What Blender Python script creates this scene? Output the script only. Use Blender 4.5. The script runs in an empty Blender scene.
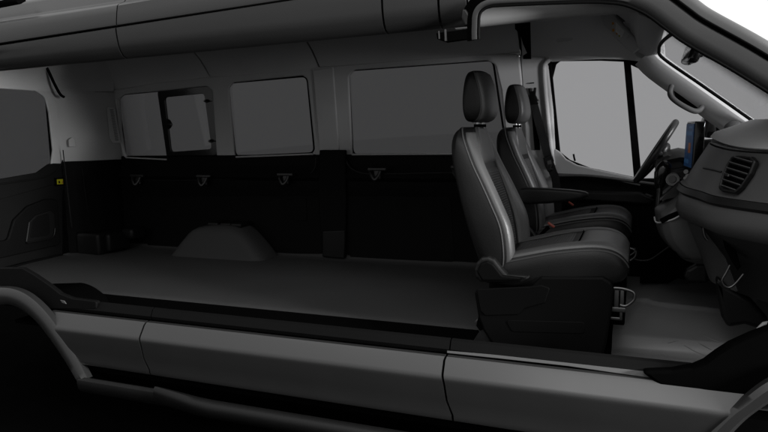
import bpy, bmesh, math, random
from mathutils import Vector, Matrix
from mathutils.bvhtree import BVHTree
random.seed(4)
R = math.radians
SC = bpy.context.scene
COL = SC.collection

# ------------------------------------------------------------------ camera
F = 633.94
CP = Vector((3.0064, -3.4587, .9521))
YAW, PITCH, ROLL = .3797, .1296, -.0202
D = Vector((-math.sin(YAW)*math.cos(PITCH), math.cos(YAW)*math.cos(PITCH), -math.sin(PITCH)))
r0 = Vector((math.cos(YAW), math.sin(YAW), 0)); u0 = r0.cross(D)
RT = r0*math.cos(ROLL) + u0*math.sin(ROLL)
UP = -r0*math.sin(ROLL) + u0*math.cos(ROLL)
cam = bpy.data.cameras.new('camera'); cam.sensor_width = 36; cam.lens = 36*F/768
cam.clip_start = .05; cam.clip_end = 500
co = bpy.data.objects.new('camera', cam); COL.objects.link(co)
co.matrix_world = Matrix(((RT.x, UP.x, -D.x, CP.x), (RT.y, UP.y, -D.y, CP.y), (RT.z, UP.z, -D.z, CP.z), (0, 0, 0, 1)))
SC.camera = co

def ray(px, py): return D + RT*((px-384)/F) - UP*((py-216)/F)
def at(px, py, ax, val):                      # measured point of the photograph on the plane X / Y / Z = val
    v = ray(px, py); i = 'XYZ'.index(ax); return CP + v*((val-CP[i])/v[i])
def atp(px, py, p0, n):
    v = ray(px, py); return CP + v*((Vector(p0)-CP).dot(n)/v.dot(n))

# ------------------------------------------------------------------ materials
def mat(name, base, rough=.5, spec=.5, metal=0, bump=0, scale=300, var=.15, vscale=4, coat=0, tint=None):
    m = bpy.data.materials.new(name); m.use_nodes = True
    nt = m.node_tree; N = nt.nodes; L = nt.links
    b = N['Principled BSDF']
    c = (base, base, base) if isinstance(base, (int, float)) else base
    tc = N.new('ShaderNodeTexCoord')
    nz = N.new('ShaderNodeTexNoise'); nz.inputs['Scale'].default_value = vscale; nz.inputs['Detail'].default_value = 5
    L.new(tc.outputs['Object'], nz.inputs['Vector'])
    mx = N.new('ShaderNodeMix'); mx.data_type = 'RGBA'
    mx.inputs[6].default_value = (*[x*(1-var) for x in c], 1); mx.inputs[7].default_value = (*[x*(1+var) for x in c], 1)
    L.new(nz.outputs['Fac'], mx.inputs[0]); L.new(mx.outputs[2], b.inputs['Base Color'])
    mr = N.new('ShaderNodeMapRange'); mr.inputs[3].default_value = max(.02, rough-.06); mr.inputs[4].default_value = min(1, rough+.06)
    L.new(nz.outputs['Fac'], mr.inputs[0]); L.new(mr.outputs[0], b.inputs['Roughness'])
    b.inputs['Specular IOR Level'].default_value = spec; b.inputs['Metallic'].default_value = metal
    b.inputs['Coat Weight'].default_value = coat; b.inputs['Coat Roughness'].default_value = .28
    if bump:
        n2 = N.new('ShaderNodeTexVoronoi'); n2.inputs['Scale'].default_value = scale
        L.new(tc.outputs['Object'], n2.inputs['Vector'])
        bp = N.new('ShaderNodeBump'); bp.inputs['Strength'].default_value = bump; bp.inputs['Distance'].default_value = .002
        L.new(n2.outputs['Distance'], bp.inputs['Height']); L.new(bp.outputs[0], b.inputs['Normal'])
    return m
def glass(name, tint, rough=.0, refl=.5):
    m = bpy.data.materials.new(name); m.use_nodes = True; nt = m.node_tree; N = nt.nodes; L = nt.links
    for n in list(N): N.remove(n)
    o = N.new('ShaderNodeOutputMaterial'); t = N.new('ShaderNodeBsdfTransparent'); g = N.new('ShaderNodeBsdfGlossy')
    t.inputs[0].default_value = (tint, tint, tint*1.01, 1); g.inputs['Roughness'].default_value = .02
    fr = N.new('ShaderNodeFresnel'); fr.inputs['IOR'].default_value = 1.45
    tc = N.new('ShaderNodeTexCoord'); nz = N.new('ShaderNodeTexNoise'); nz.inputs['Scale'].default_value = 3
    L.new(tc.outputs['Object'], nz.inputs['Vector'])
    ma = N.new('ShaderNodeMath'); ma.operation = 'MULTIPLY'; ma.inputs[1].default_value = refl
    L.new(fr.outputs[0], ma.inputs[0])
    mi = N.new('ShaderNodeMixShader'); L.new(ma.outputs[0], mi.inputs[0]); L.new(t.outputs[0], mi.inputs[1]); L.new(g.outputs[0], mi.inputs[2])
    L.new(mi.outputs[0], o.inputs[0]); return m
def ribbed(name, base, rough, scale, axis='Z', strength=.6, spec=.4):
    m = mat(name, base, rough, spec); nt = m.node_tree; N = nt.nodes; L = nt.links
    tc = N.new('ShaderNodeTexCoord'); w = N.new('ShaderNodeTexWave'); w.inputs['Scale'].default_value = scale
    w.bands_direction = axis; L.new(tc.outputs['Object'], w.inputs['Vector'])
    bp = N.new('ShaderNodeBump'); bp.inputs['Strength'].default_value = strength; bp.inputs['Distance'].default_value = .003
    L.new(w.outputs['Fac'], bp.inputs['Height']); L.new(bp.outputs[0], N['Principled BSDF'].inputs['Normal']); return m

M = dict(
    paint=mat('dark_grey_paint', .019, .35, .5, var=.05, coat=.25),
    paint_top=mat('dark_grey_roof_paint', .019, .35, .5, var=.05, coat=.2),
    gap=mat('black_gap_rubber', .002, .9, .0),
    seal=mat('black_rubber_seal', .003, .7, .05),
    trim=mat('grey_trim_plastic', .45, .6, .3, bump=.06, scale=500, var=.05),
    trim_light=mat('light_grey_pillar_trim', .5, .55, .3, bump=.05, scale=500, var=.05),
    liner=mat('grey_headliner_fabric', .5, .9, .1, bump=.15, scale=700, var=.06),
    lower=mat('black_side_trim', .0045, .6, .06, bump=.1, scale=400, var=.1),
    lower2=mat('black_moulded_plastic', .0055, .45, .22, bump=.08, scale=400),
    floor=mat('dark_floor_covering', .04, .75, .25, bump=.25, scale=260, var=.12, vscale=2.5),
    hook=mat('worn_black_plastic', .013, .4, .5),
    mat=mat('rubber_floor_mat', .15, .42, .45, bump=.15, scale=350, var=.1, vscale=3),
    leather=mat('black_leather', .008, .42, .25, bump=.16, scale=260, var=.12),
    leather_lit=mat('front_lit_leather', .068, .42, .5, bump=.16, scale=260, var=.12),  # front panels of the black leather, front light put into a paler grey
    rib=ribbed('ribbed_seat_fabric', .05, .6, 28, 'Z'),
    ribx=ribbed('ribbed_cushion_fabric', .05, .6, 28, 'X'),
    piping=mat('seat_piping', .055, .5, .4),
    pedestal=mat('seat_base_plastic', .003, .55, .06, bump=.1, scale=500),
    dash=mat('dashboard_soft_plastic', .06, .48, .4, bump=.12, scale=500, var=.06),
    dashtop_glare=mat('dashboard_pad_glare', .55, .45, .5, bump=.12, scale=500, var=.06),  # reflection from the windscreen put into the pad's pale colour
    dashdark=mat('dashboard_dark_plastic', .007, .45, .4, bump=.1, scale=500),
    chrome=mat('satin_metal', .55, .3, .5, metal=1, var=.1),
    steel=mat('dull_steel', .13, .4, .5, metal=1, var=.2),
    gloss=mat('gloss_black_plastic', .006, .15, .5),
    strap=ribbed('seat_belt_webbing', .008, .7, 60, 'X', .4, .2),
    red=mat('red_buckle_button', (.20, .04, .025), .4, .4),
    yellow=mat('yellow_sticker', (.32, .30, .01), .5, .2),
    trim_mid=mat('mid_grey_plastic', .07, .6, .3, bump=.06, scale=500, var=.05),
    white=mat('label_white', .8, .6, .2), orange=mat('label_orange', (.6, .25, .02), .6, .2),
    black=mat('matt_black', .002, .9, .0),
    ground=mat('black_studio_ground', .002, .9, .0, var=.3),
    wheel=mat('steering_wheel_leather', .02, .35, .5, bump=.1, scale=300),
    glass_rear=glass('privacy_glass', .20, refl=.6),
    glass_front=glass('light_tinted_glass', .53, refl=.12),
    mirror=mat('mirror_glass', .6, .05, .5, metal=1, var=.02),
    label=mat('label_grey', .30, .6, .2),
)
def emit(name, c, s):
    m = bpy.data.materials.new(name); m.use_nodes = True; b = m.node_tree.nodes['Principled BSDF']
    b.inputs['Base Color'].default_value = (*[x*.2 for x in c], 1); b.inputs['Emission Color'].default_value = (*c, 1); b.inputs['Emission Strength'].default_value = s
    nz = m.node_tree.nodes.new('ShaderNodeTexNoise'); nz.inputs['Scale'].default_value = 60
    mr = m.node_tree.nodes.new('ShaderNodeMapRange'); mr.inputs[3].default_value = s*.4; mr.inputs[4].default_value = s*1.6
    m.node_tree.links.new(nz.outputs['Fac'], mr.inputs[0]); m.node_tree.links.new(mr.outputs[0], b.inputs['Emission Strength'])
    return m
M['screen'] = emit('lit_screen_blue', (.003, .010, .026), 1); M['screen_orange'] = emit('lit_screen_orange', (.06, .018, .006), .8)
M['screen_light'] = emit('lit_screen_pale', (.006, .02, .045), 1)

# ------------------------------------------------------------------ mesh helpers
def link(name, me, m, parent=None, sharp=38):
    o = bpy.data.objects.new(name, me); COL.objects.link(o)
    if m and not me.materials: me.materials.append(m)
    for p in me.polygons: p.use_smooth = True
    me.set_sharp_from_angle(angle=R(sharp))
    if parent:
        o.parent = parent; o.matrix_parent_inverse = Matrix.Translation(-parent_origin(parent))
    return o
def parent_origin(p):                         # the world position of a parent: things are Empties, parts are meshes built in place
    return Vector(p.location) if p.type == 'EMPTY' else Vector()
def obm(name, bm, m, parent=None, sharp=38):
    bmesh.ops.recalc_face_normals(bm, faces=bm.faces)
    me = bpy.data.meshes.new(name); bm.to_mesh(me); bm.free(); return link(name, me, m, parent, sharp)
def thing(name, label, cat, loc, group=None):
    o = bpy.data.objects.new(name, None); COL.objects.link(o); o.location = loc; o.empty_display_size = .1
    o['label'] = label; o['category'] = cat
    if group: o['group'] = group
    return o
def tag(o, label, cat, group=None):
    o['label'] = label; o['category'] = cat
    if group: o['group'] = group
    return o
def catmull(pts, n, closed=False):
    pts = [Vector(p) for p in pts]; out = []; k = len(pts)
    rng = k if closed else k-1
    for i in range(rng):
        if closed: a, b, c, d = pts[i-1], pts[i], pts[(i+1) % k], pts[(i+2) % k]
        else: a, b, c, d = pts[max(i-1, 0)], pts[i], pts[i+1], pts[min(i+2, k-1)]
        for j in range(n):
            t = j/n
            out.append(.5*((2*b) + (c-a)*t + (2*a-5*b+4*c-d)*t*t + (3*b-a-3*c+d)*t*t*t))
    if not closed: out.append(pts[-1])
    return out
def fillet(pts, r, seg=5):
    pts = [Vector(p) for p in pts]; out = []; k = len(pts)
    rs = r if isinstance(r, (list, tuple)) else [r]*k
    for i in range(k):
        a, b, c = pts[i-1], pts[i], pts[(i+1) % k]; rr = rs[i]
        if rr <= 0: out.append(b); continue
        u, v = (a-b), (c-b); lu, lv = u.length, v.length; u.normalize(); v.normalize()
        ang = u.angle(v)
        if ang > R(176): out.append(b); continue
        t = min(rr/math.tan(ang/2), lu*.48, lv*.48); p, q = b+u*t, b+v*t
        for j in range(seg+1):
            s = j/seg; out.append(p*(1-s)**2 + b*2*s*(1-s) + q*s*s)
    return out
def grid_mesh(G, close_u=False, caps=False):
    bm = bmesh.new(); V = [[bm.verts.new(p) for p in row] for row in G]
    n = len(G[0])
    for i in range(len(G)-1):
        for j in range(n if close_u else n-1):
            try: bm.faces.new((V[i][j], V[i][(j+1) % n], V[i+1][(j+1) % n], V[i+1][j]))
            except ValueError: pass
    if caps: bm.faces.new(V[0][::-1]); bm.faces.new(V[-1])
    return bm
def loft(name, rings, m, parent=None, caps=True, sharp=45):
    return obm(name, grid_mesh(rings, True, caps), m, parent, sharp)
def sheet(name, G, t, m, parent=None, sharp=38):                 # a grid of points given a real thickness t (away from its normal)
    G = [[Vector(p) for p in row] for row in G]; a, b = len(G), len(G[0])
    def nrm(i, j):
        e = G[min(i+1, a-1)][j]-G[max(i-1, 0)][j]; f = G[i][min(j+1, b-1)]-G[i][max(j-1, 0)]; n = e.cross(f)
        return n.normalized() if n.length > 1e-12 else Vector((0, 0, 1))
    Hh = [[G[i][j]-nrm(i, j)*t for j in range(b)] for i in range(a)]
    bm = bmesh.new(); V = [[bm.verts.new(p) for p in r] for r in G]; W = [[bm.verts.new(p) for p in r] for r in Hh]
    for i in range(a-1):
        for j in range(b-1):
            bm.faces.new((V[i][j], V[i][j+1], V[i+1][j+1], V[i+1][j])); bm.faces.new((W[i][j], W[i+1][j], W[i+1][j+1], W[i][j+1]))
    for i in range(a-1):
        bm.faces.new((V[i][0], V[i+1][0], W[i+1][0], W[i][0])); bm.faces.new((V[i][-1], W[i][-1], W[i+1][-1], V[i+1][-1]))
    for j in range(b-1):
        bm.faces.new((V[0][j], W[0][j], W[0][j+1], V[0][j+1])); bm.faces.new((V[-1][j], V[-1][j+1], W[-1][j+1], W[-1][j]))
    return obm(name, bm, m, parent, sharp)
def tube_rings(pts, r, n=10, flat=1.0, up=None):
    pts = [Vector(p) for p in pts]; rings = []; k = len(pts); t0 = (pts[1]-pts[0]).normalized()
    a = Vector(up) if up else (Vector((0, 0, 1)) if abs(t0.z) < .9 else Vector((0, 1, 0)))
    for i in range(k):
        t = (pts[min(i+1, k-1)]-pts[max(i-1, 0)]).normalized()
        a = (a-t*a.dot(t)).normalized(); b = t.cross(a)
        rr = r[i] if isinstance(r, (list, tuple)) else r
        rings.append([pts[i]+(a*math.cos(q)*flat+b*math.sin(q))*rr for q in [2*math.pi*j/n for j in range(n)]])
    return rings
def tube(name, pts, r, m, parent=None, n=10, flat=1.0, up=None):
    return loft(name, tube_rings(pts, r, n, flat, up), m, parent, True, 50)
def ring_tube(name, c, ax1, ax2, rad, r, m, parent=None, n=10, seg=48):
    c, ax1, ax2 = Vector(c), Vector(ax1).normalized(), Vector(ax2).normalized(); ax3 = ax1.cross(ax2)
    G = []
    for i in range(seg+1):
        q = 2*math.pi*i/seg; o = ax1*math.cos(q)+ax2*math.sin(q)
        G.append([c+o*(rad+r*math.cos(s))+ax3*r*math.sin(s) for s in [2*math.pi*j/n for j in range(n)]])
    bm = grid_mesh(G, True); bmesh.ops.remove_doubles(bm, verts=bm.verts, dist=1e-6); return obm(name, bm, m, parent, 60)
def plate_mesh(loops, t, bev, mw, res=3):
    cu = bpy.data.curves.new('outline', 'CURVE'); cu.dimensions = '2D'; cu.fill_mode = 'BOTH'
    cu.extrude = max(t/2-bev, .0001); cu.bevel_depth = bev; cu.bevel_resolution = res; cu.offset = -bev
    for lp in loops:
        s = cu.splines.new('POLY'); s.points.add(len(lp)-1)
        for i, p in enumerate(lp): s.points[i].co = (p[0], p[1], 0, 1)
        s.use_cyclic_u = True
    o = bpy.data.objects.new('outline', cu); COL.objects.link(o)
    dg = bpy.context.evaluated_depsgraph_get(); me = bpy.data.meshes.new_from_object(o.evaluated_get(dg))
    bpy.data.objects.remove(o); bpy.data.curves.remove(cu)
    me.transform(mw); me.materials.clear(); return me
def frame_of(p0, n, e1):
    n = Vector(n).normalized(); e1 = Vector(e1); e1 = (e1-n*e1.dot(n)).normalized(); e2 = n.cross(e1); p0 = Vector(p0)
    return Matrix(((e1.x, e2.x, n.x, p0.x), (e1.y, e2.y, n.y, p0.y), (e1.z, e2.z, n.z, p0.z), (0, 0, 0, 1)))
def plate(name, loops3, t, m, parent=None, bev=.003, n=(0, -1, 0), e1=(1, 0, 0), p0=None, r=0, inset=0, sharp=38):
    """a plate whose outline (world points) is laid on the plane (p0, n); its front face is there, thickness t behind"""
    p0 = Vector(p0) if p0 is not None else Vector(loops3[0][0]); n = Vector(n).normalized(); bev = min(bev, t*.49)
    mw = frame_of(p0, n, e1); inv = mw.inverted(); L2 = []
    for lp in loops3:
        q = [inv @ Vector(p) for p in lp]; q = [Vector((a.x, a.y, 0)) for a in q]
        if r: q = fillet(q, r)
        L2.append([(a.x, a.y) for a in q])
    me = plate_mesh(L2, t, bev, mw @ Matrix.Translation((0, 0, -t/2))); return link(name, me, m, parent, sharp)
def px_plate(name, px, ax, val, t, m, parent=None, bev=.003, r=0, holes=(), n=None):
    n = n or {'X': (1, 0, 0), 'Y': (0, -1, 0), 'Z': (0, 0, 1)}[ax]; e1 = (0, 1, 0) if ax == 'X' else (1, 0, 0)
    return plate(name, [[at(*p, ax, val) for p in lp] for lp in [px, *holes]], t, m, parent, bev, n, e1, r=r)
def box_bm(bm, c, s, rot=None, bev=0):
    mw = Matrix.Translation(c) @ (rot.to_4x4() if rot else Matrix()) @ Matrix.Diagonal((*s, 1))
    g = bmesh.ops.create_cube(bm, size=1, matrix=mw)
    if bev:
        vs = set(g['verts']); es = [e for e in bm.edges if e.verts[0] in vs and e.verts[1] in vs]
        bmesh.ops.bevel(bm, geom=es, offset=bev, segments=3, profile=.6, affect='EDGES')
def box(name, c, s, m, parent=None, rot=None, bev=.005):
    bm = bmesh.new(); box_bm(bm, c, s, rot, bev); return obm(name, bm, m, parent)
def sweep_x(name, prof, xs, m, parent=None, t=.02, sub=0):       # a profile of (y, z) swept along X
    return sheet(name, [[Vector((x, y, z)) for y, z in prof] for x in xs], t, m, parent)
def bvh_of(o): 
    me = o.data
    return BVHTree.FromPolygons([v.co.copy() for v in me.vertices], [p.vertices[:] for p in me.polygons])
def hit(b, px, py):
    p, n, i, d = b.ray_cast(CP, ray(px, py).normalized())
    if p is not None and n.dot(ray(px, py)) > 0: n = -n
    return p, n

# ------------------------------------------------------------------ the setting
bm = bmesh.new()
vs = [bm.verts.new((1.0+11*math.cos(2*math.pi*i/96), 11*math.sin(2*math.pi*i/96), -.74)) for i in range(96)]; bm.faces.new(vs)
g = obm('ground', bm, M['ground']); g['kind'] = 'structure'

# ================================================================== VAN
van = thing('van', 'dark grey van with its near side cut open and a bare black load space', 'van', (1.0, 0, -.74))

def nr(a, b, k): return [a+(b-a)*i/k for i in range(k+1)]
# ---- load floor (sheet with slight waviness) and cab floor
XS = nr(-1.42, 2.42, 24)
prof = [(-.525, -.004), (-.512, .002), (-.49, .006)] + [(y, .006) for y in nr(-.45, .84, 12)] + [(.86, .02), (.875, .06)]
sweep_x('load_floor', prof, XS, M['floor'], van, .03)
sweep_x('floor_edge_shadow', [(-.60, -.12), (-.575, -.09), (-.545, -.03), (-.527, -.004)], XS, M['black'], van, .01)  # floor's turned-down edge, the recess shadow painted on in black
sweep_x('floor_step', [(-.50, -.09), (-.95, -.09)], [-.3, 1, 2.42], M['black'], van, .02)  # black sheet, puts the shadow between floor and sill into colour
sweep_x('cab_floor', [(-.95, -.07), (-.5, -.07), (-.2, -.06), (.6, -.06), (.9, -.05)], nr(2.40, 3.9, 6), M['black'], van, .03)

# ---- far side: lower black trim
LY = .865
lp = [(LY, .03), (LY, .50), (LY-.006, .515), (LY-.006, .60), (LY-.022, .615), (LY-.030, .63), (LY-.022, .65), (LY+.012, .70), (LY+.02, .76), (LY+.018, .79), (LY+.03, .80), (LY+.06, .802)]
sweep_x('lower_side_trim', lp, nr(-1.2, 2.30, 8), M['lower'], van, .02)
# recessed inner panels, seams
PZ = LY-.004
for px in ([(133, 197), (320, 196), (322, 254), (150, 253)], [(345, 196), (450, 197), (455, 262), (350, 258)]):
    px_plate('inner_panel', px, 'Y', LY-.004, .004, M['lower'], van, .0015, .03)
px_plate('access_cover', [(283, 199), (306, 198), (307, 221), (295, 221), (288, 216)], 'Y', LY-.010, .006, M['lower'], van, .002, .02)
# highlight along the bottom of each window, painted as pale grey tubes
for (a, b) in (((126, 157.5), (167, 159.5)), ((236, 157), (313, 154)), ((352, 154.5), (507, 153.5))):
    pa, pb = at(*a, 'Y', .885), at(*b, 'Y', .885)
    tube('sill_highlight', [pa, (pa+pb)/2, pb], .007, M['trim'], van, 8)
# curved reveal ends below window C and the pillars
def reveal(name, pts, r=.012, m='lower2'):
    tube(name, catmull([at(*p, 'Y', .855) for p in pts], 5), r, M[m], van, 10)
reveal('trim_bead', [(345, 152), (346, 160), (351, 168), (362, 173), (380, 174), (430, 173), (500, 172)], .008)
reveal('trim_bead', [(140, 180), (180, 180.5), (230, 179), (290, 178), (308, 175), (315, 168), (316, 158)], .006)

# ---- far side: upper grey trim with the window openings (a comb standing on the lower trim)
p0u = Vector((0, .900, .80)); nu = Vector((0, -.998, -.07)).normalized()
def up(px, py): return atp(px, py, p0u, nu)
A = [(126, 166), (121, 130), (119, 99), (124, 94.5), (160, 91), (207, 86), (212, 90), (216, 150), (217, 166)]
B = [(236, 166), (234, 152), (228.5, 88), (233, 82.5), (302, 75.5), (307, 79), (314.5, 150), (315, 166)]
Cw = [(353, 166), (352, 150), (348.5, 76), (354, 70), (487, 60.5), (495, 65), (501, 90), (507, 150), (508, 166)]
out = [(117, 166)] + [(112, 112), (113, 90), (160, 82), (205, 77), (230, 75), (318, 67), (345, 65), (440, 56), (478, 53), (519, 54), (531, 166)]
comb = [up(*p) for p in out[:]]
base = [up(508, 163), up(501, 150)]
def notch(lp): return [up(*p) for p in lp]
loopo = [up(117, 163)] + comb[1:-1] + [up(531, 163)]
loopo += [up(508, 163)] + notch(Cw[1:-1])[::-1] + [up(353, 163), up(315, 163)] + notch(B[1:-1])[::-1] + [up(236, 163), up(217, 163)] + notch(A[1:-1])[::-1] + [up(126, 163)]
plate('upper_side_trim', [fillet(loopo, .035, 4)], .026, M['trim'], van, .012, nu, (1, 0, 0), p0u)
# panes
gp = p0u - nu*.02
def gplate(name, px, t, m, par, dy, bev=.002, r=.03, holes=()):
    q0 = p0u - nu*dy
    return plate(name, [[atp(*p, q0, nu) for p in lp] for lp in [px, *holes]], t, m, par, bev, nu, (1, 0, 0), q0, r)
wa = gplate('window', [(114, 92), (215, 84), (221, 160), (122, 166)], .006, M['glass_rear'], van, .027, .001)
wb = gplate('window', [(224, 79), (312, 72), (320, 161), (232, 163)], .006, M['glass_rear'], van, .027, .001)
wc = gplate('window', [(343, 66), (504, 56), (513, 160), (348, 162)], .006, M['glass_rear'], van, .027, .001)
# thin black seals round the panes
def seal(px, par, dy=.021, r=.006):
    q0 = p0u-nu*dy; lp = fillet([atp(*p, q0, nu) for p in px], .05, 5); lp.append(lp[0]); lp.append(lp[1])
    tube('window_seal', lp, r, M['seal'], par, 8)
seal([(118, 95), (160, 91), (212, 86.5), (217, 154), (132, 160), (126, 156)], wa)
seal([(228, 83), (307, 76), (314.5, 153), (235.5, 156.5)], wb, r=.007)
seal([(348.5, 70.5), (493, 60), (507, 153), (353, 155)], wc, r=.007)
# sliding pane frame with its latches
sf = gplate('sliding_frame', [(157, 91), (212, 85.5), (218.5, 155), (167, 160)], .018, M['gloss'], wa, .010, .004, .03,
            holes=[[(164.5, 97.5), (204, 93.5), (211.5, 149), (171, 152)]])
def latch(px, py, r, par):
    c = atp(px, py, p0u-nu*.006, nu); bm = bmesh.new()
    mw = frame_of(c, nu, (1, 0, 0))
    for rr, z0, z1 in ((r, 0, .018), (r*.6, .018, .03)):
        bmesh.ops.create_cone(bm, cap_ends=True, segments=20, radius1=rr, radius2=rr*.85, depth=z1-z0, matrix=mw @ Matrix.Translation((0, 0, (z0+z1)/2)))
    box_bm(bm, c+nu*.024+Vector((.012, 0, -.004)), (r*2.4, .012, r*.5), None, .003)
    return obm('latch', bm, M['gloss'], par)
latch(168, 124, .042, wa); latch(206.5, 101, .014, wa); latch(211, 141, .014, wa)

# C pillar cover between windows B and C, lower foot
px_plate('pillar_cover', [(319, 150), (345, 150), (346, 200), (345, 258), (322, 256), (318, 200)], 'Y', LY-.035, .04, M['lower'], van, .012, .01)
fb = [at(*p, 'Y', LY-.05) for p in [(322, 231), (345, 230), (345, 240), (344, 259), (322, 257)]]
plate('pillar_foot', [fb], .05, M['lower2'], van, .01, r=.008)
# upper C pillar face: a slightly raised cover
gplate('pillar_trim', [(312.5, 70), (333, 67), (339, 153), (319.5, 155)], .02, M['trim'], van, -.012, .008, .01)

# ---- D pillar (diagonal between the side and the rear door), upper grey and lower black
pa, pb = Vector((-1.40, .435, 0)), Vector((-1.20, .89, 0))
def diag(name, zs, m, k=10, off=0, t=.03):
    G = []
    for z, lean in zs:
        row = []
        for i in range(k+1):
            s = i/k; p = pa.lerp(pb, s); bulge = .055*math.sin(math.pi*s)**.7
            row.append(Vector((p.x+bulge+off, p.y-bulge*.4-lean, z)))
        G.append(row)
    return sheet(name, G[::-1], t, m, van)
diag('rear_pillar_trim', [(.775, 0), (.9, .0), (1.05, .0), (1.2, .002), (1.30, .006), (1.345, .012)], M['trim'])
diag('rear_pillar_lower_trim', [(0, 0), (.2, 0), (.5, 0), (.772, 0)], M['lower'])
pn = Vector((.91, -.41, 0)).normalized()
def dp(px, py, off=.066): return atp(px, py, pa+pn*off, pn)
lo = plate('air_vent', [[dp(*p) for p in [(107, 107), (115, 107.5), (121, 143), (113, 143), (110, 138)]]], .006, M['trim'], van, .002, pn, (0, 1, 0), r=.012)
bm = bmesh.new()
for k in range(16):
    y = 110+k*2.0; c = (dp(108.2+k*.36, y, .070)+dp(115.2+k*.34, y, .070))/2
    box_bm(bm, c, (.008, .032, .005), None, .001)
obm('slat', bm, M['dashdark'], lo)
plate('pillar_cap', [[dp(*p) for p in [(68.5, 140), (72, 137), (75, 139), (76, 147), (69, 147)]]], .01, M['trim'], van, .004, pn, (0, 1, 0), r=.01)
for x0, y0, x1, y1 in ((82, 168, 88, 212), (63, 150, 72, 228)):
    tube('trim_bead', [dp(x0, y0, .058), dp((x0+x1)/2, (y0+y1)/2, .058), dp(x1, y1, .058)], .004, M['lower2'], van, 8)
# reveal edge of window A that catches the light
tube('window_reveal', catmull([up(116.5, 99), up(118.5, 115), up(122.5, 145), up(126, 156), up(132, 161)], 6), .016, M['trim_light'], van, 10)
# jack cover at the pillar's base
def jb(px, py, y): return at(px, py, 'Y', y)
bm = bmesh.new(); box_bm(bm, (-1.20, .60, .085), (.28, .30, .19), Matrix.Rotation(R(-6), 3, 'Z'), .03); o = obm('jack_cover', bm, M['lower2'], van)
bm = bmesh.new(); box_bm(bm, (-1.03, .60, .10), (.06, .22, .15), Matrix.Rotation(R(-6), 3, 'Z'), .025); obm('cover_strap', bm, M['lower2'], o)
bm = bmesh.new(); box_bm(bm, (-.96, .72, .155), (.13, .16, .09), Matrix.Rotation(R(-6), 3, 'Z'), .03); obm('cover_lug', bm, M['lower2'], o)

# ---- far wheel housing
def wring(x0, x1, y0, y1, z, r=.06):
    return fillet([Vector((x0, y0, z)), Vector((x1, y0, z)), Vector((x1, y1, z)), Vector((x0, y1, z))], r, 5)
rings = []
for z, a, b, y in ((.004, -.50, .385, .575), (.02, -.49, .38, .58), (.06, -.455, .345, .585), (.12, -.40, .29, .595), (.18, -.345, .23, .605), (.21, -.31, .195, .615), (.23, -.27, .165, .63), (.246, -.20, .14, .65), (.258, -.12, .11, .68), (.262, -.05, .08, .72)):
    rings.append(wring(a, b, y, .88, z, .10))
wh = loft('wheel_housing', rings, M['floor'], van)
bm = bmesh.new()
for cx in (-.12, .0, .10):
    box_bm(bm, (cx, .76, .258), (.10, .16, .035), None, .012)
obm('housing_bracket', bm, M['lower2'], wh)

# ---- cargo hooks along the ledge
hk0 = None
def hook_mesh():
    bm = bmesh.new()
    box_bm(bm, (0, -.008, 0), (.05, .02, .07), None, .008)
    box_bm(bm, (.015, -.03, .03), (.14, .035, .022), None, .006); box_bm(bm, (.012, -.022, -.01), (.05, .02, .07), None, .008)
    for q in tube_rings(catmull([(-.045, -.02, .025), (-.03, -.04, -.01), (-.005, -.045, -.045), (.02, -.03, -.02), (.035, -.02, .02)], 4), .008, 8): pass
    G = tube_rings(catmull([(-.045, -.02, .025), (-.03, -.04, -.01), (-.005, -.045, -.045), (.02, -.03, -.02), (.035, -.02, .02)], 4), .013, 8)
    b2 = grid_mesh(G, True, True); me = bpy.data.meshes.new('t'); b2.to_mesh(me); b2.free(); bm.from_mesh(me); bpy.data.meshes.remove(me)
    return bm
for i, (x, y) in enumerate([(139, 179), (205, 179.5), (286, 178), (377, 173), (460, 171)]):
    p = at(x, y, 'Y', LY-.03)
    if hk0 is None:
        bm = hook_mesh(); bmesh.ops.translate(bm, vec=p, verts=bm.verts); hk0 = obm('cargo_hook', bm, M['hook'], van); hp = p
    else:
        o = hk0.copy(); COL.objects.link(o); o.location = p-hp; o.parent = van; o.matrix_parent_inverse = hk0.matrix_parent_inverse

# ---- headliner: coving panels with seams, ceiling
def cov(x0, x1, zt, name='headliner_panel', m='liner'):
    prof = [(.892, zt), (.866, max(1.405, zt+.012)), (.848, 1.445), (.80, 1.50), (.75, 1.55), (.67, 1.61), (.55, 1.66), (.3, 1.70), (-.3, 1.705), (-.75, 1.69), (-.86, 1.62), (-.90, 1.50)]
    G = []
    for i in range(9):
        s = i/8; row = []
        for (y, z) in prof:
            sh = (1.415-z)*.15
            e = .012*(max(0, 1-abs(s)*40) + max(0, 1-abs(1-s)*40))
            rise = .018*(x0+(x1-x0)*s)/2
            row.append(Vector((x0+(x1-x0)*s+sh*0, y+e, z+rise+.3*e)))
        G.append(row)
    return sheet(name, G, .02, M[m], van)
cov(-1.40, -.215, 1.362); cov(-.200, .775, 1.400); cov(.79, 2.27, 1.43)
cov(-1.42, 2.30, 1.41, 'headliner_backing', 'black').location = (0, .03, .03)
px_plate('pillar_filler', [(95, 68), (140, 68), (140, 93), (112, 93), (112, 99), (95, 99)], 'Y', .935, .01, M['liner'], van, .002)
# header over the rear door
zs = [(.44, 1.345), (.44, 1.42), (.42, 1.52), (.40, 1.62)]
G = []
for z, x in ((1.345, -1.41), (1.40, -1.40), (1.48, -1.36), (1.56, -1.27), (1.66, -1.14)):
    G.append([Vector((x, y, z)) for y in nr(-.9, .50, 8)] + [Vector((x+.10, .62, z+.0)), Vector((x+.19, .86, z+.02))])
sheet('rear_header', G, .02, M['liner'], van)
tube('header_seam', catmull([at(*p, 'X', -1.30) for p in [(42, 58), (48, 70), (54, 83), (60, 94), (64, 97)]], 5), .011, M['gap'], van, 8)
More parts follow.
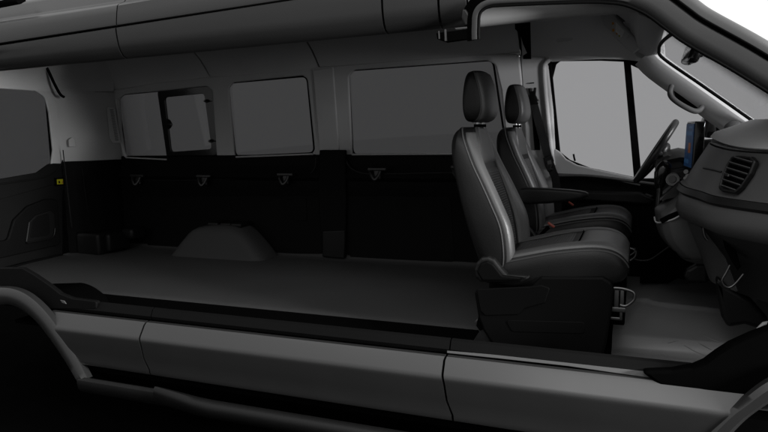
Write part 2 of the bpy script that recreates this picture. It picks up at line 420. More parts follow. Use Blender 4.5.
# ---- rear door
XR = -1.40
def rx(px, py, x=XR): return at(px, py, 'X', x)
wo = [(-45, 90), (0, 88.5), (36, 91), (45, 97), (49, 112), (53, 150), (51, 166), (38, 178), (0, 184.5), (-45, 190)]
ow = [(-60, 84), (0, 82), (40, 84), (56, 90), (62, 100), (63, 252), (0, 268), (-60, 287)]
rd = plate('rear_door', [[rx(*p) for p in [(-60, 80), (30, 80), (57, 88), (61, 97), (63.4, 176), (-60, 206)]], fillet([rx(*p) for p in wo], .05)], .018, M['trim'], van, .007, (1, 0, 0), (0, 1, 0))
rd2 = plate('lower_panel', [[rx(*p, XR-.004) for p in [(-60, 187), (0, 181), (40, 174), (54, 163), (62.5, 163.5), (63, 254), (-60, 286)]]], .05, M['lower2'], rd, .006, (1, 0, 0), (0, 1, 0))
plate('window_sill_trim', [[rx(*p, XR+.003) for p in [(-60, 186.8), (-45, 184.8), (0, 179.2), (38, 172.6), (49.5, 164.3), (52.8, 163.4), (63.5, 163.4), (63.5, 182), (-60, 216)]]], .03, M['lower2'], rd, .004, (1, 0, 0), (0, 1, 0))
plate('window', [[rx(*p, XR-.022) for p in [(-60, 80), (60, 82), (61, 174), (-60, 196)]]], .006, M['glass_rear'], rd, .001, (1, 0, 0), (0, 1, 0))
tube('trim_bead', catmull([rx(*p, XR+.004) for p in [(-60, 192), (0, 184), (40, 178), (54, 173), (62, 163), (64, 153)]], 5), .007, M['lower2'], rd, 8)
# raised moulding + pocket of the door card
q = [rx(*p, XR+.022) for p in [(-40, 245), (8, 240), (14, 220), (28, 206), (46, 199), (58, 199), (61, 245), (-40, 268)]]
plate('door_card', [q], .03, M['lower'], rd, .012, (1, 0, 0), (0, 1, 0), r=.04)
q = [rx(*p, XR+.034) for p in [(26, 242), (29, 222), (36, 215), (51, 210), (55, 213), (56, 236), (51, 240), (28, 244)]]
plate('door_pocket', [q], .02, M['lower2'], rd, .009, (1, 0, 0), (0, 1, 0), r=.02)
q = [rx(*p, XR+.040) for p in [(30, 238), (33, 222), (38, 217), (49, 213), (50, 234), (46, 236)]]
plate('pocket_liner', [q], .01, M['lower'], rd, .003, (1, 0, 0), (0, 1, 0), r=.02)
tube('pocket_lip', catmull([rx(*p, XR+.044) for p in [(27, 243), (40, 240.5), (50, 238), (54, 235), (55, 228)]], 5), .006, M['lower2'], rd, 8)
q = [rx(*p, XR+.01) for p in [(54.5, 178), (64.5, 177.5), (65, 185.5), (55.5, 186)]]
st = plate('latch', [q], .015, M['black'], rd, .003, (1, 0, 0), (0, 1, 0), r=.004)
q = [rx(*p, XR+.013) for p in [(57, 179.5), (63, 179), (63.3, 184), (57.3, 184.5)]]
plate('warning_sticker', [q], .003, M['yellow'], st, .001, (1, 0, 0), (0, 1, 0))
q = [rx(*p, XR+.0145) for p in [(58.5, 181), (60, 180.8), (60.2, 183.2), (58.7, 183.5)]]
plate('sticker_symbol', [q], .0012, M['black'], st, .0003, (1, 0, 0), (0, 1, 0))
q = [rx(*p, XR+.0145) for p in [(62.2, 181.5), (63, 181.3), (63.1, 183.2), (62.3, 183.4)]]
plate('sticker_symbol', [q], .0012, M['red'], st, .0003, (1, 0, 0), (0, 1, 0))
# threshold strip at the rear floor edge
tube('threshold_strip', [at(-60, 289, 'Z', .014), at(0, 270.5, 'Z', .014), at(30, 262, 'Z', .014), at(62, 254.5, 'Z', .014)], .012, M['lower2'], van, 8, .6)

# ---- near side: roof band with rounded lower edge, roof side, gaps
xs = nr(-1.7, 2.36, 20)
def zb(x): return .012*(x-.6)           # the band climbs a little towards the front
G = []
bp = [(-.80, 1.405), (-.845, 1.37), (-.875, 1.355), (-.905, 1.352), (-.93, 1.362), (-.948, 1.385), (-.957, 1.41), (-.963, 1.44), (-.967, 1.47), (-.968, 1.492), (-.960, 1.496)]
XB = [(-1.7, .613), (.626, 2.085), (2.10, 2.37)]
for x0, x1 in ((-1.7, .614), (.624, 2.016), (2.026, 2.255), (2.265, 2.37)):
    sheet('roof_side_band', [[Vector((x, y, z-.003+zb(x)*(1 if z < 1.45 else 3.2))) for y, z in bp] for x in nr(x0, x1, 10)], .015, M['paint'], van)
rp = [(-.950, 1.502), (-.962, 1.504), (-.963, 1.515), (-.955, 1.565), (-.948, 1.598), (-.938, 1.607), (-.900, 1.625), (-.885, 1.64), (-.868, 1.70), (-.82, 1.745), (-.6, 1.77), (0, 1.785), (.6, 1.77), (.85, 1.74), (.95, 1.66), (.985, 1.5)]
for x0, x1 in ((-1.7, .617), (.624, 2.62)):
    sheet('roof_panel', [[Vector((x, y, z+.035*(x-.6)*(1 if z < 1.6 else .6))) for y, z in rp] for x in nr(x0, x1, 12)], .02, M['paint_top'], van)
sweep_x('roof_gap_filler', [(-.945, 1.36), (-.952, 1.45), (-.952, 1.52), (-.94, 1.56)], nr(-1.7, 2.37, 4), M['gap'], van, .01)
bpy.data.objects['roof_gap_filler'].location = (0, .02, .03)
# roof rail at top left
tube('roof_rail', [at(-40, 12, 'Y', -.93), at(0, 4.2, 'Y', -.93), at(19, .5, 'Y', -.93), at(23, -2, 'Y', -.91)], .02, M['gap'], van, 8)
# sliding door track end with its pin
o = px_plate('door_track', [(436, 33), (474, 28), (474, 38), (446, 42), (437, 39)], 'Y', -.93, .03, M['black'], van, .004)
a, b = at(445.5, 29.5, 'Y', -.945), at(446, 41, 'Y', -.945); tube('track_pin', [a, (a+b)/2, b], .006, M['steel'], o, 10)
a, b = at(439, 31, 'Y', -.945), at(439.5, 39, 'Y', -.945); tube('track_pin', [a, (a+b)/2, b], .004, M['steel'], o, 10)

# ---- near front door opening: rim, seal, outer pillar band
inn = [(479, 39), (478.8, 33), (479, 26), (479.6, 16), (482.5, 10.5), (489, 7.2), (502, 5.8), (550, 3.7), (590, 2.5), (610, 3.2), (625, 5.5), (640, 11.5), (651, 18), (668, 31), (686, 44), (730, 69), (768, 92.5), (800, 112), (850, 143)]
P = catmull([at(*p, 'Y', -.985) for p in inn], 4)
def wd(i): t = max(0, min(1, (i-24)/22)); return .030+(.083-.030)*t*t*(3-2*t)
def offs(P, d, dy=0):
    o = []
    for i, p in enumerate(P):
        t = (P[min(i+1, len(P)-1)]-P[max(i-1, 0)]).normalized(); n = Vector((-t.z, 0, t.x)); o.append(p+n*(d(i) if callable(d) else d)+Vector((0, dy, 0)))
    return o
def strip(name, cols, m, t=.012, par=van): return sheet(name, [list(c) for c in zip(*cols)], t, m, par)
tube('door_seal', offs(P, .002, .004), .006, M['seal'], van, 8)
strip('door_opening_rim', [offs(P, .004, .016), offs(P, .005, .004), offs(P, lambda i: .10*wd(i)+.006, -.004), offs(P, lambda i: .5*wd(i), -.006), offs(P, lambda i: .92*wd(i), -.003), offs(P, wd, .012)], M['paint'])
strip('door_gap', [offs(P, lambda i: wd(i)-.006, .012), offs(P, lambda i: wd(i)+.02, .012)], M['gap'])
strip('outer_pillar', [offs(P, a, b)[22:] for a, b in ((.093, .012), (.0935, -.001), (.097, -.004), (.112, -.002), (.127, .008), (.136, .022), (.140, .05), (.136, .10), (.11, .16))], M['paint_top'])
# dark corner wedge behind the rim, pillar B stub
px_plate('pillar_wedge', [(464, 8), (471, -2), (500, -4), (486, 8), (476, 16), (471, 18)], 'Y', -.96, .02, M['black'], van, .003)
px_plate('pillar_stub', [(462, 9), (466, 9), (472, 19), (471, 26), (464, 26), (461, 17)], 'Y', -.965, .02, M['dashdark'], van, .008)
# inner liner over the near door (seen through the opening) : lit strip that rolls under
G = []
for x in nr(2.30, 3.05, 10):
    k = max(0, x-2.75)
    G.append([Vector((x, y, z+.02*(x-2.3)-k*k*.1)) for y, z in [(-.66, 1.60), (-.72, 1.47), (-.765, 1.412), (-.80, 1.384), (-.83, 1.372), (-.855, 1.371), (-.875, 1.378), (-.890, 1.394), (-.899, 1.42), (-.903, 1.455), (-.905, 1.50), (-.90, 1.56)]])
sheet('door_header_trim', G, .015, M['trim'], van)
# ---- cab roof
G = []
for x, z in ((2.28, 1.745), (2.5, 1.74), (2.68, 1.715), (2.8, 1.675), (2.92, 1.60), (3.02, 1.50), (3.09, 1.43)):
    G.append([Vector((x, y, z+.02-.05*abs(y)**3)) for y in nr(-.84, .86, 10)])
sheet('cab_roof', G, .03, M['paint_top'], van)
# ---- far cab header (above the driver's door)
pr = [(.90, 1.395), (.885, 1.42), (.86, 1.47), (.83, 1.53), (.79, 1.58), (.70, 1.63), (.5, 1.66), (0, 1.68), (-.6, 1.68)]
G = []
for x in nr(2.285, 3.02, 10):
    k = max(0, x-2.72); G.append([Vector((x, y, z-k*k*(.35 if z < 1.45 else .9)+.0)) for y, z in pr])
sheet('cab_headliner', G, .02, M['liner'], van)
px_plate('handle_recess', [(555, 37), (572, 34.5), (573, 40.5), (557, 43)], 'Y', .83, .015, M['liner'], van, .005, .012)
# black irregular slot between the load space lining and the cab lining
px_plate('belt_slot', [(514.5, 15), (530, 14), (531, 59), (523, 59), (523, 55.5), (527, 53), (523, 44), (520, 34), (515, 29)], 'Y', .68, .01, M['black'], van, .002)

# ---- driver's side B pillar
px_plate('driver_pillar_trim', [(519, 55), (545, 57), (548, 66), (553, 110), (556, 166), (562, 240), (530, 240), (523, 110)], 'Y', .872, .05, M['trim'], van, .014, .01)
tube('pillar_edge', catmull([at(*p, 'Y', .866) for p in [(550, 59), (545, 64), (544, 72), (546, 100), (550, 140), (553, 165)]], 5), .016, M['trim_light'], van, 10)

# ---- driver's door
dd = px_plate('driver_door', [(556, 148), (563, 158), (572, 164), (590, 169), (640, 179), (725, 178), (730, 300), (545, 300), (548, 168), (549, 148)], 'Y', .885, .06, M['lower'], van, .01)
hole = [(556, 64), (560, 61), (600, 60.5), (624, 61.5), (640, 69), (690, 103), (716, 124), (720, 178), (640, 178.5), (590, 168), (570, 160), (560, 152), (557, 140), (552.5, 78)]
outer = [(545, 60), (553, 55), (600, 53), (630, 54), (645, 61), (695, 95), (732, 124), (740, 190), (640, 190), (590, 180), (560, 170), (553, 158), (549, 140)]
plate('window_frame', [[at(*p, 'Y', .915) for p in outer], fillet([at(*p, 'Y', .915) for p in hole], .02)], .03, M['seal'], dd, .006)
plate('window', [[at(*p, 'Y', .935) for p in outer]], .006, M['glass_front'], dd, .001)
px_plate('divider_bar', [(623.5, 60), (630.5, 60), (642, 180), (634, 180)], 'Y', .91, .02, M['seal'], dd, .004)
px_plate('pillar_seal', [(545.5, 62), (551, 60), (555, 100), (560, 150), (561, 160), (553, 152), (549, 110)], 'Y', .895, .02, M['seal'], dd, .005)
px_plate('door_top_trim', [(555, 149), (560, 152), (566, 159), (577, 165), (600, 170.5), (622, 175), (640, 179), (640, 186), (600, 177), (575, 175), (553, 174), (553, 160)], 'Y', .872, .03, M['trim'], dd, .008)
tube('door_ledge', catmull([at(*p, 'Y', .865) for p in [(553, 176), (580, 175.5), (605, 177.5), (630, 181), (660, 185)]], 4), .01, M['dash'], dd, 8)
px_plate('armrest', [(560, 190), (640, 192), (655, 200), (650, 206), (560, 200)], 'Y', .83, .05, M['lower2'], dd, .02)
px_plate('handle', [(641, 197), (646, 193.5), (653, 196), (650, 199)], 'Y', .85, .02, M['dash'], dd, .006)
tube('lock_button', [at(573.5, 154, 'Y', .9), at(574, 157, 'Y', .9), at(575, 161, 'Y', .9)], .006, M['seal'], dd, 8)
# outside mirror
c = at(708.5, 126.5, 'Y', 1.12); bm = bmesh.new(); box_bm(bm, c, (.09, .2, .14), Matrix.Rotation(R(12), 3, 'Y'), .03); dm = obm('door_mirror', bm, M['paint'], dd)
box('mirror_arm', c+Vector((0, -.14, -.05)), (.05, .16, .04), M['seal'], dm, None, .01)

# ---- windscreen, far A pillar, frit
wn = Vector((-.607, 0, -.795)).normalized(); wp = Vector((3.09, .8, 1.385))
def wz(x): return 1.385-.764*(x-3.09)
bm = bmesh.new()
G = [[Vector((x, y, wz(x)+.05*(1-(y/.85)**2))) for y in nr(-.93, .86, 12)] for x in nr(3.06, 3.95, 10)]
ws = sheet('windscreen', G, .006, M['glass_front'], van)
def wpt(px, py): return atp(px, py, wp, wn)
Pp = [wpt(*p) for p in [(690, 22), (664, 40), (659, 50), (664, 59), (700, 84), (730, 105), (768, 132), (800, 155)]]
tube('windscreen_seal', catmull(Pp, 5), .009, M['seal'], ws, 8)
Lz = [(3.16, -.925), (3.5, -.925), (3.9, -.92)]
sheet('windscreen_border', [[Vector((x, y, wz(x)+.05*(1-(y/.85)**2)-.012)) for y in (-.95, -.90, -.845)] for x in nr(3.06, 3.9, 8)], .002, M['seal'], ws)
fm_ = bpy.data.materials.new('windscreen_shade_tint'); fm_.use_nodes = True
n_ = fm_.node_tree.nodes; l_ = fm_.node_tree.links
tc_f = n_.new('ShaderNodeTexCoord'); sx_f = n_.new('ShaderNodeSeparateXYZ'); l_.new(tc_f.outputs['Object'], sx_f.inputs[0])
mr_f = n_.new('ShaderNodeMapRange'); l_.new(sx_f.outputs['Y'], mr_f.inputs[0])
for q_, v_ in zip((1, 2, 3, 4), (-.62, .12, 1.0, .0)): mr_f.inputs[q_].default_value = v_
mr_f.interpolation_type = 'SMOOTHSTEP'
vo_f = n_.new('ShaderNodeTexWhiteNoise'); l_.new(tc_f.outputs['Object'], vo_f.inputs['Vector'])
ma_f = n_.new('ShaderNodeMath'); ma_f.operation = 'MULTIPLY'; l_.new(mr_f.outputs[0], ma_f.inputs[0])
mw_f = n_.new('ShaderNodeMapRange'); mw_f.inputs[3].default_value = .8; mw_f.inputs[4].default_value = 1.1; l_.new(vo_f.outputs['Value'], mw_f.inputs[0]); l_.new(mw_f.outputs[0], ma_f.inputs[1])
l_.new(ma_f.outputs[0], n_['Principled BSDF'].inputs['Alpha']); n_['Principled BSDF'].inputs['Base Color'].default_value = (.01, .01, .01, 1)
sheet('windscreen_shade_band', [[Vector((x, y, wz(x)+.05*(1-(y/.85)**2)-.011)) for y in nr(-.84, .16, 10)] for x in nr(3.06, 3.9, 8)], .002, fm_, ws)
# far A pillar trim: bright upper face, darker lower face
pth = [at(*p, 'Y', .83) for p in [(650, 52), (662, 64), (700, 91), (735, 116), (768, 139), (800, 162)]]
pth = catmull(pth, 4)
G = []
for i, p in enumerate(pth):
    t = (pth[min(i+1, len(pth)-1)]-pth[max(i-1, 0)]).normalized(); n = Vector((-t.z, 0, t.x))
    if n.z < 0: n = -n
    G.append([p+n*.036+Vector((0, .05, 0)), p+n*.034+Vector((0, .01, 0)), p+n*.024+Vector((0, -.012, 0)), p+n*.0+Vector((0, -.03, 0)), p-n*.012+Vector((0, -.028, 0)), p-n*.03+Vector((0, -.012, 0)), p-n*.07+Vector((0, .008, 0)), p-n*.095+Vector((0, .06, 0))])
sheet('pillar_trim', G, .012, M['trim_light'], van)
px_plate('pillar_joint', [(632, 44), (664, 39), (666, 62), (658, 67), (646, 61), (636, 56)], 'Y', .85, .03, M['trim'], van, .006)
# overhead shelf, folded sun visor with its warning labels
vz = [at(*p, 'Y', .55) for p in [(601, 13), (612, 10.5), (638, 44), (633, 53), (602.5, 25)]]
vn = (vz[1]-vz[0]).cross(vz[3]-vz[0]).normalized()
if vn.dot(CP-vz[0]) < 0: vn = -vn
v2 = Vector((-.15, -.96, -.28)).normalized()
def vp(px, py, off=0): return atp(px, py, Vector((2.86, .56, 1.52))+v2*off, v2)
sv = plate('sun_visor', [[vp(*p) for p in [(600, 12), (607, 10), (613, 12), (640, 44), (640, 49), (633, 54), (628, 51), (602, 25)]]], .03, M['trim'], van, .01, v2, (1, 0, 0), r=.02)
lb = plate('warning_label', [[vp(*p, .004) for p in [(614, 20.5), (617, 20.5), (629.5, 34), (627, 38), (623, 38), (611.5, 27)]]], .003, M['trim_light'], sv, .001, v2, (1, 0, 0))
def mark(px, m, off=.0065): plate('label_mark', [[vp(*p, off) for p in px]], .0015, M[m], lb, .0004, v2, (1, 0, 0))
mark([(611.8, 22.5), (613.6, 22), (614.2, 24), (612.3, 25)], 'orange'); mark([(612, 29), (614, 28.6), (614.6, 31), (612.6, 32)], 'orange')
mark([(616, 33), (617.2, 32.8), (617.5, 34.5), (616.3, 35)], 'orange'); mark([(618.6, 35.2), (620, 35), (620.2, 36.5), (618.8, 37)], 'yellow')
for k in range(5):
    mark([(615.2+k*.0, 24.2+k*1.7-1.2), (616, 23.6+k*1.7-1.2), (624.5-k*.5, 32.4+k*1.1-1.0), (624-k*.5, 33.1+k*1.1-1.0)], 'white', .006)
mark([(615, 31), (616, 30.5), (622, 37), (621, 37.5)], 'white', .006)
# shelf console above the windscreen
def sh(px, py, y): return at(px, py, 'Y', y)
G = []
for y, o in ((.80, 0), (.5, 0), (.2, 0), (-.2, .0), (-.6, 0)):
    G.append([Vector((x, y, z)) for x, z in [(2.80, 1.66), (2.90, 1.60), (2.96, 1.545), (2.985, 1.50), (3.00, 1.45), (3.01, 1.42), (3.05, 1.40), (3.10, 1.405), (3.12, 1.43)]])
sheet('overhead_shelf', G, .015, M['trim'], van)
px_plate('shelf_slot', [(641, 38.5), (656, 41), (655, 43), (642, 40.5)], 'Y', .42, .01, M['black'], van, .002)
px_plate('shelf_slot', [(645, 34), (657, 35), (657, 37), (646, 36.5)], 'Y', .42, .01, M['black'], van, .002)
px_plate('shelf_opening', [(624, 12), (640, 21), (668, 27), (664, 36), (645, 33), (634, 30), (627, 20)], 'Y', .45, .02, M['liner'], van, .006, .02)
tube('visor_hinge', catmull([at(*p, 'Y', .40) for p in [(639, 20), (642, 26), (646, 29), (652, 27), (660, 28)]], 4), .010, M['trim'], van, 8)
px_plate('shelf_bracket', [(615, 8), (625, 9), (627, 20), (622, 22), (616, 16)], 'Y', .5, .03, M['dash'], van, .006)

# grab handle on the far A pillar
gh = tube('grab_handle', catmull([at(*p, 'Y', y) for *p, y in [(671.5, 86, .80), (670, 92, .77), (671.5, 97, .75), (677, 102, .74), (686, 107.5, .74), (694, 111, .75), (699, 110.5, .77), (702, 107, .80)]], 5), .016, M['trim_mid'], van, 12)
px_plate('handle_backing', [(673, 88), (703, 106), (699, 111), (690, 107), (676, 98)], 'Y', .835, .012, M['black'], gh, .003)
# tweeter dome at the pillar's foot
bm = bmesh.new(); bmesh.ops.create_uvsphere(bm, u_segments=24, v_segments=14, radius=.055, matrix=Matrix.Translation(at(733.5, 130, 'Y', .74)) @ Matrix.Diagonal((1, .6, .95, 1)))
obm('speaker_cover', bm, M['dash'], van)

# ---- near lower body: sill, panels, arches, running board
YB = -1.02
def P3(px, py, y=YB): return at(px, py, 'Y', y)
def body(name, x0, x1, sill=True):
    pr = [(-.985, .012), (-1.0, .010), (-1.012, .0), (-1.022, -.016), (-1.036, -.052), (-1.041, -.066), (-1.043, -.08), (-1.041, -.15), (-1.034, -.222), (-1.030, -.238), (-1.024, -.245), (-1.0, -.245)]
    return pr
def zoff(x): return 0
prb = [(-.972, .002), (-.977, .012), (-.984, .010), (-.993, .0), (-1.030, -.048), (-1.036, -.055), (-1.0372, -.062), (-1.0372, -.070), (-1.0366, -.080), (-1.033, -.15), (-1.022, -.215), (-1.023, -.222), (-1.020, -.233), (-1.01, -.238), (-.99, -.238)]
XQ, XF = .705, 2.292
def panel(name, f0, f1, k=14):
    G = []
    for i in range(k+1):
        s = i/k; G.append([Vector((f0(z)+(f1(z)-f0(z))*s, y, z)) for y, z in prb])
    return sheet(name, G, .012, M['paint'], van)
seam = lambda x: (lambda z: x + (.035 if z < -.2 else (.02*max(0, (-z-.05))/.15 - .012*math.exp(-((z+.02)/.03)**2))))
panel('quarter_panel', lambda z: .04 + (.0 if z > -.03 else max(0, min(.24, (-z-.03)*1.05))), lambda z: seam(XQ)(z)-.005)
panel('sliding_door_panel', lambda z: seam(XQ)(z)+.005, lambda z: seam(XF)(z)-.005)
def frontedge(z): return 3.385 - (0 if z > .0 else min(.16, (-z)*.75))
panel('front_door_panel', lambda z: seam(XF)(z)+.005, frontedge)
sweep_x('panel_gap_filler', [(-.985, .0), (-1.0, -.01), (-1.012, -.06), (-1.012, -.15), (-1.0, -.23)], nr(.1, 3.2, 3), M['gap'], van, .01)
# black inner sill above the panels: step of two shelves
sill = [(-.935, .0), (-.955, .062), (-.965, .088), (-.975, .092), (-.985, .086), (-.988, .06), (-.986, .035), (-.97, .02), (-.96, .005), (-.95, .0)]
def sillx(name, x0, x1, m, pr): return sheet(name, [[Vector((x, y, z)) for y, z in pr] for x in nr(x0, x1, 8)], .01, M[m], van)
SPF = [(-.925, .02), (-.930, .060), (-.933, .070), (-.938, .074), (-.943, .072), (-.958, .040), (-.956, .034), (-.93, .03)]
sillx('inner_sill', -.06, XQ+.004, 'lower', SPF)
sillx('inner_sill', XQ+.010, XF+.003, 'lower', SPF)
sillx('inner_sill', XF+.009, 3.36, 'lower', SPF)
sillx('sill_shadow_gap', -.02, 3.3, 'gap', [(-.93, .04), (-.935, .0), (-.955, -.03), (-.98, -.06)])
tn0 = Vector((0, -.85, .53)).normalized(); tp0 = Vector((2.3, -.962, .050))
def tp(px, py): return atp(px, py, tp0, tn0)
plate('sill_tread_strip', [[tp(*p) for p in [(447, 350.5), (500, 355), (568, 362), (630, 369), (672, 373.5), (697, 374.5), (690, 378), (678, 380), (660, 379), (630, 375), (568, 366), (500, 358.5), (447, 353)]]], .004, M['trim_mid'], van, .0015, tn0, (1, 0, 0), tp0)
# rear arch lip
def arc(pts, n=6): return catmull([P3(*p, -1.035) for p in pts], n)
oL = arc([(-60, 296), (-30, 290), (0, 289), (16, 291), (30, 298), (45, 312), (60, 332), (75, 356), (87, 379)])
iL = arc([(-60, 309), (-30, 304), (0, 303), (12, 303.5), (24, 309), (37, 320), (50, 336), (65, 358), (79, 381)])
G = []
for a, b in zip(oL, iL):
    c = a.lerp(b, .25)+Vector((0, -.012, 0)); d = a.lerp(b, .75)+Vector((0, -.012, 0))
    G.append([a+Vector((0, .03, 0)), a, c, d, b, b+Vector((0, .05, 0))])
sheet('rear_arch_lip', G, .01, M['paint'], van)
iw = [p+Vector((0, .08, 0)) for p in oL]
G = [[p+Vector((0, .05, 0)), p+Vector((0, .12, .0)), p+Vector((.0, .5, 0))] for p in iL]
sheet('rear_arch_liner', G, .01, M['black'], van)
# dark moulding above the rear arch, where the floor meets it
mo = [P3(*p, -.968) for p in [(-60, 282), (0, 268), (22, 268), (34, 275), (50, 286), (60, 294), (72, 298.5), (96, 301.5), (96, 309), (60, 309), (46, 309), (30, 296), (16, 289), (0, 287), (-60, 295)]]
plate('arch_moulding', [mo], .03, M['lower'], van, .005, (0, -1, 0), (1, 0, 0), r=.012)
q = [P3(*p, -1.0) for p in [(60, 300), (64, 301), (66, 304), (62, 303)]]
plate('drain_plug', [q], .006, M['trim_mid'], van, .002)
# front arch lip, wing and hinge pillar
oF = arc([(706, 436), (718, 424), (730, 413), (745, 402), (768, 385), (800, 370), (840, 360)])
iF = arc([(722, 440), (732, 429), (743, 418), (756, 408), (772, 398), (800, 386), (840, 377)])
G = []
for a, b in zip(oF, iF):
    c = a.lerp(b, .25)+Vector((0, -.012, 0)); d = a.lerp(b, .75)+Vector((0, -.012, 0))
    G.append([a+Vector((0, .03, 0)), a, c, d, b, b+Vector((0, .05, 0))])
sheet('front_arch_lip', G, .01, M['paint'], van)
G = [[p+Vector((0, .05, 0)), p+Vector((0, .12, 0)), p+Vector((0, .5, 0))] for p in iF]
sheet('front_arch_liner', G, .01, M['black'], van)
hp_ = [P3(*p, -1.0) for p in [(640, 371.5), (672, 371), (692, 368), (704, 363), (716, 354), (730, 345), (750, 336), (768, 329), (850, 300), (850, 400), (768, 392), (738, 409), (726, 402), (700, 391), (660, 386)]]
plate('hinge_pillar', [hp_], .06, M['black'], van, .012, (0, -1, 0), (1, 0, 0), r=.01)
# running board
def rb(name, c0, c1, m):
    pr = [(-1.055, -.345), (-1.065, -.318), (-1.085, -.306), (-1.105, -.303), (-1.118, -.309), (-1.124, -.320), (-1.122, -.338), (-1.110, -.362), (-1.085, -.374), (-1.055, -.374)]
    G = []
    for i in range(25):
        s = i/24; x = c0+(c1-c0)*s
        w = min(1, s*7+.0)
        G.append([Vector((x, -1.052+(y+1.052)*(.25+.75*w), z+.012*(1-w))) for y, z in pr])
    return sheet(name, G, .012, M[m], van)
rb('running_board', .80, 3.0, 'lower2')
G = [[Vector((x, y, z)) for y, z in [(-1.02, -.340), (-1.032, -.322), (-1.045, -.317), (-1.055, -.323), (-1.057, -.332), (-1.052, -.362), (-1.04, -.378), (-1.02, -.38)]] for x in nr(.275, .90, 8)]
sheet('lower_rail', G, .012, M['lower2'], van)
sweep_x('underbody', [(-.96, -.05), (-.955, -.3), (-.9, -.36), (.9, -.36), (.96, 0)], nr(.30, 3.2, 3), M['black'], van, .01)
sweep_x('far_body_side', [(.905, -.3), (.965, -.25), (.985, .3), (.97, .60)], nr(-1.45, 3.9, 4), M['paint'], van, .015)

# bonnet, wing and roof corner beyond the picture's right and top edges
sheet('bonnet', [[Vector((x, y, z-.10*abs(y)**3)) for y in nr(-.97, .97, 10)] for x, z in ((3.78, .86), (3.95, .80), (4.2, .70), (4.5, .55), (4.68, .40), (4.75, .2))], .02, M['paint'], van)
sheet('front_wing', [[Vector((x, y, z)) for y, z in ((-1.0, -.02), (-1.01, .2), (-1.0, zt*.6), (-.985, zt*.9), (-.97, zt-.002))] for x, zt in ((3.62, .77), (3.78, .767), (3.95, .707), (4.2, .607), (4.5, .457), (4.68, .307))], .02, M['paint'], van)
zr_ = ((2.50, 1.74), (2.68, 1.715), (2.8, 1.675), (2.92, 1.60), (3.02, 1.50), (3.09, 1.43))
sheet('roof_corner', [[Vector((x, -.972, 1.50-max(0, x-2.75)**2*.9)), Vector((x, -.968, 1.50+(z-1.50)*.3-max(0, x-2.75)**2*.5)), Vector((x, -.93, 1.50+(z-1.50)*.75-max(0, x-2.75)**2*.2)), Vector((x, -.82, z-.006))] for x, z in zr_], .015, M['paint_top'], van)
# far and rear outer skin round the openings
sweep_x('far_roof_side', [(.935, 1.462), (.965, 1.465), (.975, 1.52), (.955, 1.66), (.85, 1.745)], nr(-1.55, 2.9, 4), M['paint'], van, .012)
px = [Vector((-1.31, .965, -.3)), Vector((-1.42, .965, -.3)), Vector((-1.50, .90, -.3)), Vector((-1.52, .55, -.3)), Vector((-1.52, .44, -.3))]
sheet('rear_corner', [[Vector((p.x, p.y, z)) for p in px] for z in (-.3, .3, .9, 1.4, 1.72)], .012, M['paint'], van)
sheet('rear_roof_edge', [[Vector((-1.52, y, z)) for z in (1.36, 1.5, 1.76)] for y in (.6, 0, -.95)], .012, M['paint'], van)

# ================================================================== FRONT SEATS (built once, then copied)
SX, SY = 0.0, -.46
SEATG = 'front seats of the van'
seat = thing('front_seat', 'black leather front seat nearest the viewer, on the open passenger side', 'seat', (2.62, SY, -.02), SEATG)
def s2(x, y, z): return Vector((x, SY+y, z))
BK = [  # z, rear x, front bolster x, front centre x, half width
    (.30, 2.385, 2.475, 2.46, .215), (.345, 2.36, 2.505, 2.455, .243), (.42, 2.333, 2.512, 2.445, .258), (.53, 2.298, 2.497, 2.425, .262),
    (.63, 2.268, 2.455, 2.40, .256), (.72, 2.244, 2.412, 2.372, .246), (.80, 2.226, 2.372, 2.348, .236), (.87, 2.216, 2.342, 2.334, .222),
    (.915, 2.216, 2.324, 2.326, .206), (.945, 2.224, 2.314, 2.318, .184), (.964, 2.238, 2.306, 2.312, .155), (.972, 2.258, 2.298, 2.302, .11), (.974, 2.270, 2.286, 2.288, .04)]
def interp(rows, n):
    V = [tuple(r) for r in rows]; out = []
    k = len(V)
    for i in range(k-1):
        a, b, c, d = V[max(i-1, 0)], V[i], V[i+1], V[min(i+2, k-1)]
        for j in range(n):
            t = j/n; out.append(tuple(.5*(2*b[q]+(c[q]-a[q])*t+(2*a[q]-5*b[q]+4*c[q]-d[q])*t*t+(3*b[q]-a[q]-3*c[q]+d[q])*t**3) for q in range(len(b))))
    out.append(V[-1]); return out
def back_ring(z, r, fb, fc, w):
    half = [(fc, 0), (fc+.001, .30*w), (fc+.004, .52*w), (fc+(fb-fc)*.45, .64*w), (fb, .80*w), (fb-.012, .93*w), (fb-.05, .995*w), ((r+fb)/2-.02, 1.0*w), (r+.025, .95*w), (r+.004, .80*w), (r, .4*w), (r, 0)]
    pts = half + [(x, -y) for x, y in half[-2:0:-1]]
    return [s2(p.x, p.y, z) for p in catmull([Vector((x, y, 0)) for x, y in pts], 4, True)]
BG = [back_ring(*row) for row in interp(BK, 4)]
NB = len(BG[0])
bk = loft('backrest', BG, M['leather'], seat)
def patch(name, G, rows, cols, off, m, par):
    pts = []
    n = len(G[0])
    def nrm(i, j):
        e = G[min(i+1, len(G)-1)][j % n]-G[max(i-1, 0)][j % n]; f = G[i][(j+1) % n]-G[i][(j-1) % n]; v = e.cross(f)
        return v.normalized() if v.length > 1e-9 else Vector((0, 0, 1))
    cen = sum((p for r in G for p in r), Vector())/(len(G)*n)
    s = 1 if nrm(rows[len(rows)//2], cols[len(cols)//2]).dot(G[rows[len(rows)//2]][cols[len(cols)//2] % n]-cen) > 0 else -1
    for i in rows:
        row = []
        for j in cols:
            edge = i in (rows[0], rows[-1]) or j in (cols[0], cols[-1])
            row.append(G[i][j % n]+nrm(i, j)*s*(off if not edge else -.002))
        pts.append(row)
    bm = grid_mesh(pts); return obm(name, bm, m, par, 60)
